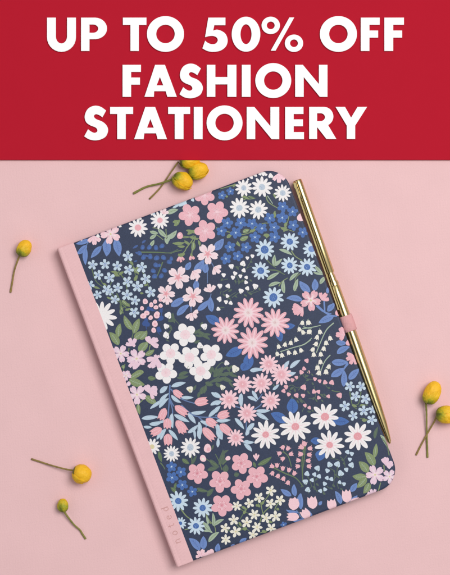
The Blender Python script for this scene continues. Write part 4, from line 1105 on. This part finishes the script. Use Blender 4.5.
def bud(label, cx, cy, ang, ra, rb, stem_pts, ripe=(0, 1), petals=(), smat=None, seed=1.0, sw=1.5, group='yellow buds scattered on the pink tabletop', clipy=None, roll=0.0):
    """ang: direction base->tip in the photo, degrees clockwise from +x (y down)"""
    ra *= .97; rb *= .96
    z = rb * S
    c = P(cx, cy, z)
    th = -math.radians(ang)
    root = empty('flower_bud', label, 'flower bud', (c.x, c.y, 0), th, group)
    Mi = (Matrix.Translation((c.x, c.y, 0)) @ Matrix.Rotation(th, 4, 'Z')).inverted()
    def place(name, me, m, dz=0.0):
        if clipy is not None:
            for v in me.vertices:
                w = Mi.inverted() @ (v.co + Vector((0, 0, z)))
                ylim = P(0, clipy, w.z).y
                if w.y > ylim:
                    w.y = ylim - 0.00002 * (1 + (len(name) % 3)); v.co = (Mi @ w) - Vector((0, 0, z))
        o = obj(name, me, m, root, (0, 0, z), smooth=True); return o
    body = shell(ra * S, rb * S, 0, 1, 0, 2 * PI, seed, 1.0, ripe0=ripe[0], ripe1=ripe[1])
    place('bud_body', body, bud_m)
    for (t1, az, wid, k, r0, r1) in petals:
        r0, r1 = ripe[0] - .07, ripe[1] - .05
        me = shell(ra * S, rb * S, .03, t1, math.radians(az - wid / 2), math.radians(az + wid / 2), seed + az * .01, k, ripe0=r0, ripe1=r1)
        o = place('petal', me, bud_m)
        mdd = o.modifiers.new('thick', 'SOLIDIFY'); mdd.thickness = .00035; mdd.offset = -1
    cal = shell(ra * S * .98, rb * S * 1.03, 0, .2, 0, 2 * PI, seed + 3, 1.02, ripe0=0, ripe1=.2, nu=8)
    place('calyx', cal, calyx_m)
    pts = []
    n = len(stem_pts)
    for i, (x, y) in enumerate(stem_pts):
        f = i / (n - 1)
        zz = z * .8 * (1 - f) ** 1.6 + sw * .5 * S * 1.1
        pts.append(Mi @ P(x, y, zz))
    st = tube(pts, [sw * .62 * S * (1.15 - .25 * math.sin(PI * i / (n - 1))) for i in range(n)])
    o = obj('stem', st, [smat or stem_m, cut_m], root, smooth=True)
    return root

bud('yellow and green bud left of the notebook with its stem running straight down', 24.4, 248.2, -62, 8.9, 7.4, [(20.4, 254.2), (17.6, 261), (14.4, 271), (12.6, 281), (10.6, 292.5)], (-.05, 1.15), [(.66, 120, 120, 1.05, -.05, .62), (.5, 50, 60, 1.08, -.05, .5)], seed=1.3, sw=1.5)
bud('plump golden yellow bud lying left of the spine with its stem pointing up left', 82, 474, 10, 9.9, 9.9, [(73.5, 470.5), (65, 469), (52, 465.5), (41, 462), (31.5, 459)], (.6, 1.1), [(.6, 150, 100, 1.04, .55, .95)], seed=4.1, sw=1.4)
bud('small lime green unopened bud with a short kinked stem', 63, 505.2, -95, 6.8, 5.7, [(64.3, 511.5), (68, 517), (74, 524.5), (80, 530), (82.5, 534), (85.8, 539)], (.12, .42), [(.8, 120, 100, 1.05, .10, .36), (.7, 45, 80, 1.08, .14, .42)], smat=stemg_m, seed=2.2, sw=1.5)
bud('yellow bud right of the pen with a straight vertical stem crossing another stem', 432, 392.5, -64, 12.2, 8.8, [(425.8, 403.5), (426.4, 412), (426.6, 428), (427, 444), (427.4, 457.5)], (.05, 1.5), [(.6, 120, 110, 1.05, .05, .95), (.45, 50, 70, 1.08, .0, .6)], smat=stemg_m, seed=5.5, sw=1.5)
bud('yellow bud cut off by the right edge of the picture with a slanting stem', 447.5, 415, 5, 11.5, 9.4, [(436.8, 415.5), (434.5, 421), (428.5, 431.5), (421, 445), (416, 455)], (.05, 1.35), [(.5, 120, 120, 1.05, .05, .7), (.75, 40, 80, 1.07, .3, 1.05)], smat=stem_m, seed=6.7, sw=1.4)
bud('yellow bud nearest the notebook under the red sign with a long curving stem', 183, 180.6, 28, 10.6, 8.6, [(174, 178.2), (168, 181), (158, 184), (146, 187), (133.5, 193.5)], (.05, 1.25), [(.93, 178, 120, 1.14, .45, 1.0), (.5, 75, 80, 1.04, .05, .6)], smat=stemg_m, seed=7.9, sw=1.7)
bud('yellow bud right of the other two buds under the red sign', 198.3, 170.6, -22, 10.4, 8.4, [(189.5, 175), (186.5, 176.2), (183.5, 176.8)], (.0, 1.25), [(.9, 200, 110, 1.09, .1, .95), (.45, 90, 80, 1.04, -.0, .5)], smat=stemg_m, seed=3.3, sw=1.4)
bud('yellow bud half hidden against the bottom edge of the red sign', 190, 159.5, -15, 11, 8.6, [(178.3, 162), (176, 165), (170.5, 173), (160.5, 187.5), (149.5, 199)], (.0, 1.35), [(.8, 200, 100, 1.08, .05, .8)], smat=stem_m, seed=9.1, sw=1.3, clipy=160.2)

# ------------------------------------------------------------------ lamps, surroundings, camera
def area(name, loc, target, size, power, col=(1, 1, 1), sy=None):
    ld = bpy.data.lights.new(name, 'AREA'); ld.energy = power; ld.color = col; ld.size = size
    if sy: ld.shape = 'RECTANGLE'; ld.size_y = sy
    o = bpy.data.objects.new(name, ld); C.objects.link(o); o.location = loc
    o.rotation_euler = (Vector(target) - Vector(loc)).to_track_quat('-Z', 'Y').to_euler()
    return o
area('key_softbox', (.66, .50, 1.62), (0, 0, 0), .98, 25.2, (1.0, .985, .97))  # unseen large softbox at the upper right, the key lamp
area('fill_light', (-1.3, .9, 1.5), (0, 0, 0), 1.2, 3, (.97, .98, 1.0))
w = bpy.data.worlds.new('World'); sc.world = w; w.use_nodes = True
nt = w.node_tree; bg = nt.nodes['Background']
tc = nt.nodes.new('ShaderNodeTexCoord'); sx = nt.nodes.new('ShaderNodeSeparateXYZ'); nt.links.new(tc.outputs['Generated'], sx.inputs[0])
cr = nt.nodes.new('ShaderNodeValToRGB'); e = cr.color_ramp.elements
e[0].position = 0; e[0].color = (.27, .26, .26, 1); e[1].position = 1; e[1].color = (.60, .60, .61, 1)
nt.links.new(sx.outputs['Z'], cr.inputs[0])
# dark and bright bands added to the world to streak the gold pen's reflections
dt = nt.nodes.new('ShaderNodeVectorMath'); dt.operation = 'DOT_PRODUCT'; dt.inputs[1].default_value = (.936, .352, 0)
nt.links.new(tc.outputs['Generated'], dt.inputs[0])
c2 = nt.nodes.new('ShaderNodeValToRGB'); mp = nt.nodes.new('ShaderNodeMapRange'); mp.inputs[1].default_value = -1; mp.inputs[2].default_value = 1
nt.links.new(dt.outputs['Value'], mp.inputs[0]); nt.links.new(mp.outputs[0], c2.inputs[0])
e = c2.color_ramp.elements
e[0].position = 0; e[0].color = (.35, .35, .35, 1); e[1].position = 1; e[1].color = (1, 1, 1, 1)
for q, g_ in ((.06, .5), (.09, 1.7), (.17, 1.7), (.24, .07), (.455, .05), (.475, .9), (.55, 1.15), (.66, 1.0), (.74, 1.3), (.86, .7)):
    x = e.new(q); x.color = (g_, g_, g_, 1)
mm = nt.nodes.new('ShaderNodeMix'); mm.data_type = 'RGBA'; mm.blend_type = 'MULTIPLY'; mm.inputs[0].default_value = 1
nt.links.new(cr.outputs[0], mm.inputs[6]); nt.links.new(c2.outputs[0], mm.inputs[7]); nt.links.new(mm.outputs[2], bg.inputs['Color'])
bg.inputs['Strength'].default_value = 1.0

cam = bpy.data.cameras.new('Camera'); co = bpy.data.objects.new('Camera', cam); C.objects.link(co)
co.location = (0, 0, H); cam.sensor_fit = 'VERTICAL'; cam.sensor_height = 24; cam.sensor_width = 24
cam.lens = 24 / (575 * S) * H
cam.clip_start = .01; cam.clip_end = 50
sc.camera = co
sc.view_settings.view_transform = 'Standard'; sc.view_settings.look = 'None'; sc.view_settings.gamma = 1; sc.view_settings.exposure = 0
